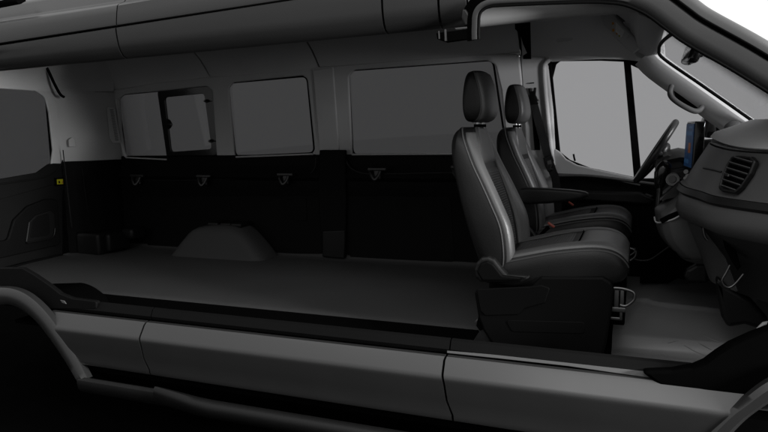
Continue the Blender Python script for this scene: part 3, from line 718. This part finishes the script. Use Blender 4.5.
# rows: index 4 per station
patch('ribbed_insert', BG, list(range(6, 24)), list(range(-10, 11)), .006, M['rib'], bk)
patch('shoulder_panel', BG, list(range(24, 44)), list(range(-11, 12)), .006, M['leather_lit'], bk)
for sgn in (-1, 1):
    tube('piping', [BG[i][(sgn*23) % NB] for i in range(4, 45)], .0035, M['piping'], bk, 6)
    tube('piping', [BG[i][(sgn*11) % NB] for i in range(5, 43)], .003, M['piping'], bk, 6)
    patch('side_bolster', BG, list(range(5, 38)), [sgn*k for k in range(11, 23)], .005, M['leather_lit'], bk)
# headrest
HRr = [(.995, 2.285, 2.325, .07), (1.0, 2.268, 2.345, .105), (1.015, 2.258, 2.366, .126), (1.05, 2.250, 2.380, .134), (1.10, 2.248, 2.378, .134), (1.15, 2.252, 2.368, .131), (1.19, 2.258, 2.356, .125), (1.214, 2.266, 2.346, .115), (1.226, 2.276, 2.338, .098), (1.231, 2.29, 2.326, .06)]
def head_ring(z, a, b, w):
    half = [(b, 0), (b-.002, .5*w), (b-.012, .82*w), (b-.035, .97*w), ((a+b)/2-.01, 1.0*w), (a+.018, .93*w), (a+.003, .72*w), (a, .35*w), (a, 0)]
    pts = half+[(x, -y) for x, y in half[-2:0:-1]]
    return [s2(p.x, p.y, z) for p in catmull([Vector((x, y, 0)) for x, y in pts], 3, True)]
HG = [head_ring(*r) for r in interp(HRr, 4)]; NH = len(HG[0])
hr = loft('headrest', HG, M['leather'], seat)
patch('front_panel', HG, list(range(2, 31)), list(range(-9, 10)), .004, M['leather_lit'], hr)
for sgn in (-1, 1): tube('piping', [HG[i][(sgn*9) % NH] for i in range(1, 32)], .003, M['piping'], hr, 6)
for y in (-.06, .06):
    tube('post', [s2(2.312, y, .96), s2(2.313, y, .985), s2(2.314, y, 1.01)], .0085, M['chrome'], hr, 12)
    tube('post_guide', [s2(2.311, y, .972), s2(2.311, y, .978), s2(2.311, y, .986)], .016, M['black'], hr, 12)
# cushion: rings along X
CU = [  # x, z bolster top, z centre, z bottom, half width
    (2.36, .335, .33, .27, .20), (2.40, .375, .365, .265, .235), (2.48, .405, .392, .262, .252), (2.58, .432, .412, .265, .262), (2.68, .456, .438, .272, .268), (2.78, .472, .458, .280, .268),
    (2.86, .478, .466, .290, .262), (2.92, .470, .460, .30, .252), (2.96, .448, .440, .312, .238), (2.985, .415, .410, .335, .215), (2.992, .385, .383, .36, .19)]
def cush_ring(x, zb_, zc, zl, w):
    half = [(0, zc), (.3*w, zc), (.52*w, zc+.002), (.64*w, zc+(zb_-zc)*.6), (.78*w, zb_), (.90*w, zb_-.014), (.985*w, zb_-.05), (1.0*w, (zb_+zl)/2-.01), (.97*w, zl+.02), (.85*w, zl), (.4*w, zl), (0, zl)]
    pts = half+[(-y, z) for y, z in half[-2:0:-1]]
    return [s2(x, p.x, p.y) for p in catmull([Vector((y, z, 0)) for y, z in pts], 4, True)]
CG = [cush_ring(*r) for r in interp(CU, 4)]; NC = len(CG[0])
cu_ = loft('cushion', CG, M['leather'], seat)
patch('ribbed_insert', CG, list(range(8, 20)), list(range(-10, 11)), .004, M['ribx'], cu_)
patch('thigh_panel', CG, list(range(20, 38)), list(range(-11, 12)), .005, M['leather_lit'], cu_)
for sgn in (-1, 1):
    patch('side_bolster', CG, list(range(6, 38)), [sgn*k for k in range(11, 22)], .004, M['leather_lit'], cu_)
    tube('piping', [CG[i][(sgn*22) % NC] for i in range(6, 38)], .004, M['piping'], cu_, 6)
tube('stitch_line', [CG[20][j % NC]+Vector((0, 0, .004)) for j in range(-11, 12)], .0025, M['black'], cu_, 6)
# pedestal + side shield
bm = bmesh.new(); box_bm(bm, s2(2.64, .02, .145), (.50, .40, .25), None, .02); obm('pedestal', bm, M['pedestal'], seat)
YS = -.735
ssh = px_plate('side_shield', [(474, 291), (529, 288), (541, 276.5), (603, 277), (612, 283), (614, 291), (612, 310), (606, 345), (600, 366), (497, 352), (483, 331), (478, 318)], 'Y', YS, .05, M['pedestal'], seat, .012, .015)
px_plate('shield_cover', [(476, 289), (529, 286.5), (541, 285), (550, 288), (545, 303), (524, 309), (518, 315), (485, 316), (480, 311)], 'Y', YS-.006, .012, M['pedestal'], ssh, .005, .01)
px_plate('shield_groove', [(505, 320), (585, 322), (584, 334), (512, 332)], 'Y', YS-.003, .008, M['pedestal'], ssh, .003, .015)
rc = px_plate('recliner_cover', [(474, 270), (476, 263), (481, 257.5), (488, 256.5), (494, 259), (501, 268), (507, 274.5), (529, 276), (529, 279), (521, 282.5), (480, 282.5), (475, 278)], 'Y', YS-.012, .045, M['leather'], seat, .014, .01)
px_plate('recliner_lever', [(476.5, 272), (480, 264), (487, 261), (493, 264), (502, 275.5), (526, 278), (519, 281), (482, 281)], 'Y', YS-.022, .02, M['pedestal'], rc, .008, .012)
px_plate('floor_bracket', [(474, 322), (478, 318), (486, 330), (493, 346), (470, 346), (479, 332)], 'Y', -.70, .03, M['steel'], seat, .005)
px_plate('floor_bracket', [(478, 317), (482, 315), (484, 328), (480, 331), (476, 326)], 'Y', -.715, .02, M['black'], seat, .004)
# front slide bars and release loop
fr = tube('slide_handle', catmull([at(*p, 'Y', -.70) for p in [(612, 288), (622, 288.5), (633, 292), (634.5, 297), (633, 301), (626, 306), (620, 305)]], 3), .0065, M['steel'], seat, 8)
bm = bmesh.new()
for p, s in (((616.5, 297), (.02, .02, .09)), ((622, 299), (.016, .02, .08)), ((619, 289), (.07, .02, .012)), ((618, 309), (.06, .03, .02)), ((614, 318), (.05, .02, .012)), ((621, 314), (.012, .02, .05))):
    box_bm(bm, at(*p, 'Y', -.69), s, None, .003)
obm('slide_rail', bm, M['steel'], fr)
bm = bmesh.new(); box_bm(bm, s2(2.95, .0, .2), (.06, .40, .16), None, .01); obm('front_cover', bm, M['black'], seat)
# belt buckle, inboard
q = [s2(2.53, .27, .36), s2(2.56, .272, .42), s2(2.60, .268, .462)]
bu = tube('buckle_stalk', q, [.014, .014, .02], M['black'], seat, 10, .5)
bm = bmesh.new(); box_bm(bm, s2(2.615, .268, .475), (.04, .02, .012), Matrix.Rotation(R(35), 3, 'Y'), .004); obm('release_button', bm, M['red'], bu)

def copy_tree(o, par=None):
    c = o.copy(); COL.objects.link(c)
    if par: c.parent = par; c.matrix_parent_inverse = o.matrix_parent_inverse.copy()
    for ch in list(o.children): copy_tree(ch, c)
    return c
s_2 = copy_tree(seat)
s_2.location = seat.location + Vector((.004, .984, 0))
s_2['label'] = "black leather driver's seat behind the steering wheel, with a fold-down armrest"
# driver's inboard armrest
ar = []
for x, z0, z1, w in ((2.40, .545, .625, .030), (2.43, .535, .63, .036), (2.55, .542, .628, .037), (2.66, .556, .622, .037), (2.72, .568, .616, .035), (2.75, .578, .61, .03), (2.765, .586, .602, .02)):
    c = .195; ar.append(fillet([Vector((x, c-w, z0)), Vector((x, c+w, z0)), Vector((x, c+w, z1)), Vector((x, c-w, z1))], .018, 4))
me_o = loft('armrest', ar, M['leather'], None); me_o.parent = s_2; me_o.matrix_parent_inverse = Matrix.Translation(-Vector(s_2.location))

# ================================================================== driver's seat belt
sb = thing('seat_belt', "black seat belt hanging from the driver's pillar beside the door window", 'seat belt', at(540, 90, 'Y', .86))
def bp_(px, py, y=.845): return at(px, py, 'Y', y)
def ribbon(name, pts, w, m, par, t=.004):
    G = []
    for i, p in enumerate(pts):
        tt = (pts[min(i+1, len(pts)-1)]-pts[max(i-1, 0)]).normalized(); s = Vector((0, -1, 0)).cross(tt).normalized()
        G.append([p-s*w/2, p, p+s*w/2])
    return sheet(name, G, t, m, par)
ribbon('webbing', catmull([bp_(*p) for p in [(533, 101), (538, 120), (545, 146), (552, 170), (556, 182), (558, 220)]], 4), .052, M['strap'], sb)
px_plate('upper_anchor', [(528, 88), (529, 94), (526.5, 100), (529, 105), (538, 104), (538.5, 100), (535.5, 95), (536, 87.5), (533.5, 87.5), (533, 91), (530.5, 91), (530, 88)], 'Y', .835, .025, M['gloss'], sb, .006)
px_plate('buckle_tongue', [(543, 158), (552, 155), (554, 161), (551, 168), (555, 169), (548, 172), (545, 166)], 'Y', .832, .016, M['gloss'], sb, .004)
px_plate('tongue_plate', [(547, 161), (551, 160), (551.5, 164), (547.5, 165)], 'Y', .828, .006, M['steel'], sb, .001)
px_plate('adjuster_rail', [(531, 105), (536.5, 105), (540, 150), (534.5, 150)], 'Y', .856, .01, M['black'], sb, .003)
px_plate('rail_cap', [(529, 82.8), (534, 82.3), (534, 83.4), (529, 83.9)], 'Y', .86, .006, M['black'], sb, .001)

# ================================================================== DASHBOARD
db = thing('dashboard', 'dark grey dashboard with a tall passenger air vent, top pad painted pale with glare and a tablet screen', 'dashboard', (3.4, 0, -.06))
ST = {  # y: profile (x, z) list
    -0.93: [(3.95, 0.9), (3.7, 0.935), (3.6, 0.87), (3.592, 0.858), (3.6, 0.85), (3.565, 0.842), (3.53, 0.78), (3.5, 0.685), (3.49, 0.672), (3.482, 0.655), (3.5, 0.64), (3.49, 0.625), (3.475, 0.588), (3.487, 0.553), (3.525, 0.535), (3.765, 0.4), (3.815, 0.26), (3.9, 0.22)],
    -0.68: [(3.95, 0.915), (3.58, 0.955), (3.45, 0.873), (3.44, 0.86), (3.45, 0.852), (3.41, 0.845), (3.37, 0.78), (3.34, 0.685), (3.325, 0.672), (3.315, 0.655), (3.335, 0.64), (3.32, 0.625), (3.3, 0.588), (3.312, 0.553), (3.35, 0.535), (3.53, 0.4), (3.58, 0.26), (3.8, 0.22)],
    -0.5: [(3.95, 0.925), (3.54, 0.965), (3.388, 0.882), (3.378, 0.868), (3.388, 0.86), (3.352, 0.852), (3.315, 0.78), (3.285, 0.69), (3.268, 0.677), (3.258, 0.66), (3.275, 0.645), (3.26, 0.625), (3.245, 0.588), (3.257, 0.553), (3.295, 0.535), (3.405, 0.4), (3.455, 0.26), (3.8, 0.22)],
    -0.32: [(3.95, 0.93), (3.5, 0.968), (3.35, 0.9), (3.34, 0.886), (3.35, 0.876), (3.32, 0.866), (3.275, 0.78), (3.238, 0.692), (3.22, 0.68), (3.21, 0.664), (3.225, 0.648), (3.21, 0.625), (3.2, 0.588), (3.212, 0.553), (3.25, 0.535), (3.31, 0.4), (3.36, 0.26), (3.8, 0.22)],
    -0.14: [(3.95, 0.93), (3.48, 0.965), (3.345, 0.918), (3.335, 0.903), (3.355, 0.89), (3.335, 0.872), (3.285, 0.79), (3.235, 0.7), (3.21, 0.688), (3.2, 0.672), (3.215, 0.655), (3.21, 0.625), (3.2, 0.588), (3.212, 0.553), (3.25, 0.535), (3.31, 0.4), (3.36, 0.26), (3.8, 0.22)],
    -0.02: [(3.95, 0.92), (3.55, 0.94), (3.44, 0.915), (3.43, 0.9), (3.44, 0.885), (3.42, 0.85), (3.36, 0.78), (3.29, 0.71), (3.265, 0.69), (3.255, 0.67), (3.26, 0.655), (3.25, 0.625), (3.24, 0.588), (3.252, 0.553), (3.29, 0.535), (3.35, 0.4), (3.4, 0.26), (3.8, 0.22)],
    0.12: [(3.95, 0.86), (3.6, 0.84), (3.5, 0.81), (3.48, 0.79), (3.47, 0.775), (3.42, 0.765), (3.36, 0.745), (3.31, 0.71), (3.29, 0.69), (3.28, 0.67), (3.28, 0.655), (3.27, 0.63), (3.26, 0.58), (3.26, 0.52), (3.28, 0.46), (3.32, 0.36), (3.36, 0.25), (3.8, 0.22)],
    0.86: [(3.95, 0.84), (3.65, 0.8), (3.5, 0.775), (3.48, 0.76), (3.46, 0.75), (3.42, 0.74), (3.37, 0.72), (3.33, 0.69), (3.31, 0.67), (3.3, 0.655), (3.3, 0.64), (3.29, 0.62), (3.28, 0.57), (3.28, 0.51), (3.3, 0.46), (3.34, 0.36), (3.38, 0.25), (3.8, 0.22)]}
ys = sorted(ST); rows = [tuple([y]+[c for p in ST[y] for c in p]) for y in ys]
DR = interp(rows, 5)
DG = [[Vector((r[1+2*k], r[0], r[2+2*k])) for k in range(18)] for r in DR]
DG2 = [[p for p in row] for row in DG]
def dslice(name, k0, k1, m, par=db, t=.012):
    return sheet(name, [row[k0:k1+1] for row in DG][::-1], t, m, par, 50)
dslice('top_pad', 0, 3, M['dashtop_glare']); dslice('pad_underside', 3, 5, M['dashdark']); face = dslice('upper_fascia', 5, 8, M['dash'])
dslice('shelf_lip', 8, 10, M['dashdark']); roll = dslice('glovebox_roll', 10, 14, M['dash']); lowp = dslice('lower_panel', 14, 17, M['dashdark'])
sheet('knee_panel', [[p+Vector((-.006, 0, 0)) for p in row[14:17]] for row in DG if -.50 < row[0].y < -.10][::-1], .012, M['dash'], db, 50)
# end cap, passenger side
FB = bvh_of(face)
# horizontal crease on the fascia
def onface(b, pts, off=.002, fallback=('Y', -.5)):
    o = []
    for p in pts:
        q, n = hit(b, *p)
        o.append(q+n*off if q is not None else at(*p, *fallback))
    return o
tube('fascia_crease', catmull(onface(FB, [(704, 168), (712, 169.5), (722, 172)]), 4), .004, M['dashdark'], db, 8)
# passenger air vent: frame, dark throat, slats, tab
vo = [(724, 188), (727, 178), (732, 167), (738, 160), (745, 158.5), (757, 160), (760, 164), (754, 175), (745, 188), (739, 193), (727, 191)]
fp = onface(FB, vo)
c = sum(fp, Vector())/len(fp); vnm = hit(FB, 742, 176)[1]
fp = [p-vnm*((p-c).dot(vnm)) for p in fp]
cc = c
def scl(k): return [cc+(p-cc)*k for p in fp]
v0 = plate('air_vent', [scl(1.10), fillet(scl(.92), .01)], .022, M['dashdark'], db, .006, vnm, (0, 1, 0), c+vnm*.024, r=.015)
plate('vent_throat', [scl(1.0)], .006, M['black'], v0, .001, vnm, (0, 1, 0), c+vnm*.013)
e1 = (Vector((0, 1, 0))-vnm*vnm.y).normalized(); e2 = vnm.cross(e1)
loc = [((p-cc).dot(e1), (p-cc).dot(e2)) for p in fp]; z0, z1 = min(q[1] for q in loc), max(q[1] for q in loc)
rotm = Matrix((e1, e2, vnm)).transposed()
def span(t):
    xs_ = []
    for i in range(len(loc)):
        (a, b), (c_, d_) = loc[i-1], loc[i]
        if (b-t)*(d_-t) < 0: xs_.append(a+(c_-a)*(t-b)/(d_-b))
    return (min(xs_), max(xs_)) if len(xs_) >= 2 else None
for k in range(6):
    t = z0+(z1-z0)*(k+.6)/6.2; s = span(t)
    if not s: continue
    a, b = s[0]*.93, s[1]*.93
    box('slat', cc+e1*(a+b)/2+e2*t+vnm*.018, (b-a, .0045, .014), M['dash'], v0, rotm @ Matrix.Rotation(R(25), 3, 'X'), .0015)
q = onface(FB, [(734, 177)])[0]; box('vent_tab', q+vnm*.028, (.03, .010, .012), M['steel'], v0, rotm, .003)
# defroster slot on the pad, small side vent
q = [at(*p, 'Z', .955) for p in [(1, 1)]]
px_plate('defroster_slot', [(752, 152), (759, 151), (764, 153), (758, 155.5), (750, 155)], 'Y', -.60, .02, M['black'], db, .003)
# door-end ledge at far right of the picture
plate('end_panel', [[Vector((x+.004, -.935, z-.002)) for x, z in ST[-.93]]], .03, M['dashdark'], db, .004)
# lower glovebox panel and its dark cut-out, silver bracket
px_plate('panel_recess', [(722, 235), (728, 236), (736, 250), (741, 267), (738, 271), (732, 262), (725, 248)], 'Y', -.60, .02, M['black'], db, .006)
tube('silver_bracket', catmull([at(*p, 'Y', -.61) for p in [(730, 265), (726, 273), (722, 280), (724, 285), (729, 287.5), (735, 284), (743.5, 274)]], 3), .0045, M['steel'], db, 8)
tube('latch_pull', catmull([at(*p, 'Y', -.50) for p in [(700, 223), (703, 227), (703.5, 231), (705, 237), (707.5, 240)]], 3), .006, M['steel'], db, 8)

# centre stack: rounded tray, gear shifter pod, knobs
CS = [  # z, rear x, half width
    (.30, 3.245, .12), (.34, 3.19, .155), (.40, 3.135, .175), (.46, 3.110, .18), (.52, 3.102, .18), (.545, 3.10, .175), (.57, 3.12, .17), (.60, 3.155, .165), (.64, 3.19, .155), (.655, 3.205, .15)]
def cs_ring(z, x, w):
    half = [(x, 0), (x+.002, .5*w), (x+.02, .85*w), (x+.06, 1.0*w), (x+.14, 1.04*w), (3.42, 1.04*w)]
    pts = half+[(a, -b) for a, b in half[-1:0:-1]]
    return [Vector((a, b+.0, z)) for a, b in pts]
cs = loft('centre_stack', [fillet(cs_ring(*r), .03, 3) for r in interp(CS, 4)], M['dash'], db)
CB = bvh_of(cs)
def drape(px, off): return onface(CB, px, off, ('Y', -.1))
pp = drape([(660, 221), (671, 213), (688, 206), (690, 212), (674, 219), (662, 223.5)], .0)
pn_ = hit(CB, 674, 216)[1]
c = sum(pp, Vector())/len(pp)
plate('tray_slot', [pp], .03, M['black'], cs, .003, pn_, (0, 1, 0), c+pn_*.016)
tube('tray_lip', catmull(drape([(657, 217), (660, 222.5), (672, 219.5), (684, 213.5), (692, 209)], .012), 4), .004, M['trim'], cs, 8)
tube('stack_seam', catmull(drape([(693, 212), (697, 232), (706, 255), (714, 272)], .001), 4), .003, M['black'], cs, 8)
# shifter pod with lever and knob
pod = loft('shifter_pod', [[Vector((x+dx, y, z+dz)) for dx, y, dz in [(0, -.10, 0), (0, .14, 0), (.2, .14, .05), (.2, -.10, .05)]] for x, z in ((3.12, .60), (3.17, .66), (3.2, .69))], M['dashdark'], db)
gl = tube('gear_lever', catmull([at(*p, 'Y', .03) for p in [(658, 208), (659, 198), (659.5, 190), (660, 182)]], 3), [.016]*4+[.015]*6, M['gloss'], db, 12)
kn = []
for px, py, r in ((659.5, 190, .010), (659.5, 187, .022), (660, 181, .030), (661.5, 174, .036), (664, 168, .036), (666.5, 163.5, .028), (668, 161.5, .012)):
    kn.append((at(px, py, 'Y', .03), r))
G = tube_rings([k[0] for k in kn], [k[1] for k in kn], 14, .8); loft('gear_knob', G, M['gloss'], gl)
def disc(name, c, n, r, t, m, par, r2=None):
    bm = bmesh.new(); bmesh.ops.create_cone(bm, cap_ends=True, segments=28, radius1=r, radius2=r2 or r*.92, depth=t, matrix=frame_of(c, n, (0, 1, 0.01))); return obm(name, bm, m, par)
dn = Vector((-.35, -.9, .25)).normalized(); c = at(673.5, 180, 'Y', -.02)
k_ = disc('rotary_knob', c, dn, .034, .03, M['gloss'], db); disc('knob_face', c+dn*.017, dn, .02, .008, M['dash'], k_)
ring_tube('knob_ring', c+dn*.013, dn.orthogonal(), dn.cross(dn.orthogonal()), .031, .003, M['steel'], k_, 8)
px_plate('control_pod', [(662, 172), (690, 166), (700, 180), (694, 192), (668, 196), (660, 192)], 'Y', .17, .06, M['dashdark'], db, .02)
for (x, y, s) in ((686.5, 172, .02), (688, 176, .018), (685.5, 178.5, .014), (690, 180, .010)):
    disc('switch', at(x, y, 'Y', -.02), dn, s*.6, .02, M['steel'], db)
disc('hazard_switch', at(683.5, 186.3, 'Y', -.03), dn, .004, .01, M['red'], db)
# tablet screen
ta, tb = at(694, 122.5, 'Y', .0), at(690.5, 169, 'Y', .0)
tu = (ta-tb).normalized(); tn = Vector((-1, -.085, -.05)); tn = (tn-tu*tn.dot(tu)).normalized(); ts = tn.cross(tu)
rm = Matrix((ts, tu, tn)).transposed(); h = (ta-tb).length; tc_ = (ta+tb)/2
ts_ = ts if ts.y > 0 else -ts
cen = tc_+ts_*.10-tn*.026
tbm = bmesh.new(); box_bm(tbm, cen, (.235, h+.012, .048), rm, .008); tab = obm('touchscreen', tbm, M['gloss'], db)
sf_ = tc_+ts_*.10-tn*.0005
box('display', sf_, (.215, h*.95, .003), M['screen'], tab, rm, .0005)
for (u_, v_, a_, b_, mm) in ((-.03, -.012, .06, .05, 'screen_orange'), (.0, .06, .18, .02, 'screen_light'), (.03, -.08, .12, .02, 'screen_light'), (-.04, .09, .1, .012, 'screen_light')):
    box('screen_tile', sf_+ts_*u_+tu*v_+tn*.002, (a_, b_, .002), M[mm], tab, rm, .0003)
px_plate('screen_mount', [(700, 140), (712, 139), (716, 150), (706, 160), (699, 168)], 'Y', .06, .05, M['dashdark'], db, .01)
# instrument binnacle behind the wheel
G = []
for y in nr(.22, .68, 8):
    k = 1-((y-.45)/.25)**2
    G.append([Vector((x, y, z*1.0)) for x, z in [(3.15, .70+.0*k), (3.13, .72+.02*k), (3.15, .755+.05*k), (3.22, .77+.05*k), (3.32, .76+.04*k), (3.45, .74)]])
sheet('instrument_hood', G, .02, M['dashdark'], db)
px_plate('instrument_hood_cheek', [(655, 160), (668, 155), (682, 160), (690, 170), (680, 178), (655, 185)], 'Y', .25, .03, M['dashdark'], db, .01)

# ================================================================== steering wheel
sw = thing('steering_wheel', "black leather steering wheel in front of the driver's seat, seen edge-on", 'steering wheel', (3.10, .45, .815))
wa_, wb_ = at(675.5, 122.5, 'Y', .45), at(636.5, 180, 'Y', .45)
wc_ = (wa_+wb_)/2; w1 = (wa_-wb_).normalized(); w2 = Vector((.02, 1, 0)).normalized(); w2 = (w2-w1*w2.dot(w1)).normalized(); w3 = w1.cross(w2)
if w3.x > 0: w3 = -w3
rad = (wa_-wb_).length/2
rim = ring_tube('rim', wc_, w1, w2, rad, .0185, M['wheel'], sw, 12, 56)
bm = bmesh.new(); bmesh.ops.create_uvsphere(bm, u_segments=24, v_segments=12, radius=.075, matrix=frame_of(wc_-w3*.03, w3, w1) @ Matrix.Diagonal((1, 1.1, .5, 1))); obm('hub', bm, M['wheel'], sw)
for d in (w2, -w2, -w1):
    tube('spoke', catmull([wc_-w3*.03+d*.05, wc_-w3*.022+d*.11, wc_-w3*.008+d*(rad-.02), wc_+d*rad], 4), .017, M['wheel'], sw, 10)
for d, u in ((-w2, 1), (w2, -1)):
    box('control_switch', wc_-w3*.006+d*.105+w1*.012, (.05, .06, .016), M['gloss'], sw, Matrix((w1, w2, w3)).transposed(), .005)
tube('column', [wc_-w3*.05, wc_-w3*.12, wc_-w3*.24], .045, M['dashdark'], sw, 14)
tube('stalk', [wc_-w3*.09-w2*.03, wc_-w3*.085-w2*.1, wc_-w3*.075-w2*.17], .009, M['gloss'], sw, 10)

# ================================================================== rear-view mirror
rv = thing('rear_view_mirror', 'small black rear-view mirror hanging from the top of the windscreen', 'mirror', at(691, 45, 'Y', -.02))
mc = at(688, 53, 'Y', -.02)
mz = (at(691, 43, 'Y', -.02)-at(684.5, 62, 'Y', -.02)).normalized(); mn = Vector((-.985, -.10, -.15)); mn = (mn-mz*mn.dot(mz)).normalized(); my = mn.cross(mz)
rmm = Matrix((my, mz, mn)).transposed()
bm = bmesh.new(); box_bm(bm, mc-mn*.018, (.22, .095, .05), rmm, .022); ho = obm('housing', bm, M['gloss'], rv)
box('mirror_pane', mc+mn*.001, (.205, .08, .004), M['mirror'], ho, rmm, .0015)
tube('stem', catmull([mc-mn*.03, mc-mn*.06+mz*.005, at(699, 51, 'Y', -.02), at(704, 49, 'Y', -.02)], 4), .012, M['gloss'], rv, 10)
px_plate('mount', [(700, 46), (712, 50), (716, 56), (709, 58), (703, 55)], 'Y', -.02, .05, M['gloss'], rv, .012)
tube('dip_tab', [at(688.5, 61, 'Y', -.02), at(689, 63, 'Y', -.02), at(689.3, 65, 'Y', -.02)], .006, M['gloss'], rv, 8)

# ================================================================== moulded cab floor mat
def mz_(x, y):
    # raised centre hump between the footwells, kick-up at the bulkhead
    def sm(a, b, t): t = max(0, min(1, (t-a)/(b-a))); return t*t*(3-2*t)
    w = .02*(x-2.9)
    h = -.065 + .065*sm(-.425, -.385, y+w) + .035*sm(-.38, .05, y) - .03*sm(.10, .16, y+.15*(x-3.0)) + .016*math.exp(-((y-.09+.15*(x-3.0))/.022)**2)
    h += .35*sm(3.42, 3.85, x)**1.5
    h += .012*math.exp(-((x-2.99-.2*(y+.3))/.05)**2)*sm(-.45, -.3, y)
    return h
G = [[Vector((x, y, mz_(x, y))) for y in nr(-.93, .85, 90)] for x in nr(2.925, 3.8, 44)]
fm = sheet('floor_mat', G, .008, M['mat'], None, 60)
tag(fm, 'moulded grey rubber mat covering the cab floor in front of the seats', 'floor mat')
MB = bvh_of(fm)
for pts in ([(668, 343), (676, 341), (684, 340)], [(661, 354), (668, 357), (676, 360), (692, 361)], [(690, 338), (699, 343), (712, 350)], [(704, 336), (716, 341), (730, 345)], [(684, 345), (694, 351), (706, 356)]):
    P_ = onface(MB, pts, .0, ('Z', -.045)); tube('mat_groove', catmull(P_, 4), .0018, M['mat'], fm, 6)
# pieces in the driver's footwell
px_plate('footwell_cover', [(688, 283), (684, 277), (686, 270), (696, 264), (709, 263), (709, 284)], 'Y', .32, .06, M['hook'], van, .02, .02)
px_plate('tunnel_cover', [(640, 262), (668, 245), (680, 253), (690, 262), (700, 268), (668, 284), (640, 284)], 'Y', .6, .04, M['black'], van, .02)
tube('tunnel_edge', catmull([at(*p, 'Y', .45) for p in [(631, 258), (640, 260.5), (650, 259.5), (660, 253), (670, 246)]], 4), .005, M['dashdark'], van, 8)
tube('seat_release_bar', catmull([at(*p, 'Y', .2) for p in [(629, 256), (632, 254), (634.5, 252), (635, 248)]], 3), .004, M['steel'], s_2, 8).matrix_parent_inverse = Matrix.Translation(-Vector(s_2.location))
px_plate('kick_panel', [(716, 275), (728, 287), (752, 300), (768, 318), (768, 332), (745, 325), (728, 328), (722, 318), (718, 300)], 'Y', -.45, .06, M['lower2'], van, .02, .02)
px_plate('kick_edge', [(757, 329), (763, 323), (768, 322), (768, 333), (761, 336)], 'Y', -.55, .02, M['trim'], van, .006)
# bulkhead and far kick panel so no light leaks
box('bulkhead', (3.93, 0, .12), (.04, 1.9, 1.2), M['black'], van, None, .01)

# ------------------------------------------------------------------ light
w = bpy.data.worlds.new('World'); SC.world = w; w.use_nodes = True
N = w.node_tree.nodes; L = w.node_tree.links; bg = N['Background']
tc = N.new('ShaderNodeTexCoord'); sp = N.new('ShaderNodeSeparateXYZ'); L.new(tc.outputs['Generated'], sp.inputs[0])
def ramp(src, a, b, lo, hi):
    m = N.new('ShaderNodeMapRange'); m.interpolation_type = 'SMOOTHSTEP'; L.new(src, m.inputs[0])
    for i, v in zip((1, 2, 3, 4), (a, b, lo, hi)): m.inputs[i].default_value = v
    return m.outputs[0]
def mul(a, b):
    m = N.new('ShaderNodeMath'); m.operation = 'MULTIPLY'; L.new(a, m.inputs[0]); L.new(b, m.inputs[1]); return m.outputs[0]
def math_(op, a, b):
    m = N.new('ShaderNodeMath'); m.operation = op
    for i, v in enumerate((a, b)):
        if isinstance(v, (int, float)): m.inputs[i].default_value = v
        else: L.new(v, m.inputs[i])
    return m.outputs[0]
wf = ramp(sp.outputs['Y'], -.30, .25, 0, 1)                       # the white studio wall behind the van
wh_ = math_('MULTIPLY', wf, ramp(sp.outputs['Z'], -.30, -.14, 0, 1.03))
wn_ = math_('MULTIPLY', math_('SUBTRACT', 1, wf), ramp(sp.outputs['Z'], -.05, .75, .34, .95))   # darker studio on the viewer's side, paler overhead
L.new(math_('ADD', wh_, wn_), bg.inputs['Strength']); bg.inputs['Color'].default_value = (1, 1, 1, 1)
def area(name, loc, tgt, sx, sy, power):
    l = bpy.data.lights.new(name, 'AREA'); l.shape = 'RECTANGLE'; l.size = sx; l.size_y = sy; l.energy = power
    o = bpy.data.objects.new(name, l); COL.objects.link(o); o.location = loc
    o.rotation_euler = (Vector(tgt)-Vector(loc)).to_track_quat('-Z', 'Y').to_euler(); return o
area('softbox_front', (7.5, -2.0, 1.22), (2.0, .2, 1.12), .9, .5, 680)
area('softbox_cab', (2.9, -3.6, 3.3), (3.1, -.1, .0), 1.5, 1.5, 24)
area('softbox_windscreen', (7.4, -.4, 3.3), (3.3, -.2, .95), 2.2, 1.2, 620)
area('softbox_side', (.5, -3.4, 5.2), (.8, -.8, .2), 5, 1.5, 24)
vs_ = SC.view_settings; vs_.view_transform = 'Standard'; vs_.look = 'None'; vs_.exposure = 0; vs_.gamma = 1
SC.cycles.max_bounces = 6; SC.cycles.transparent_max_bounces = 16; SC.cycles.use_denoising = True
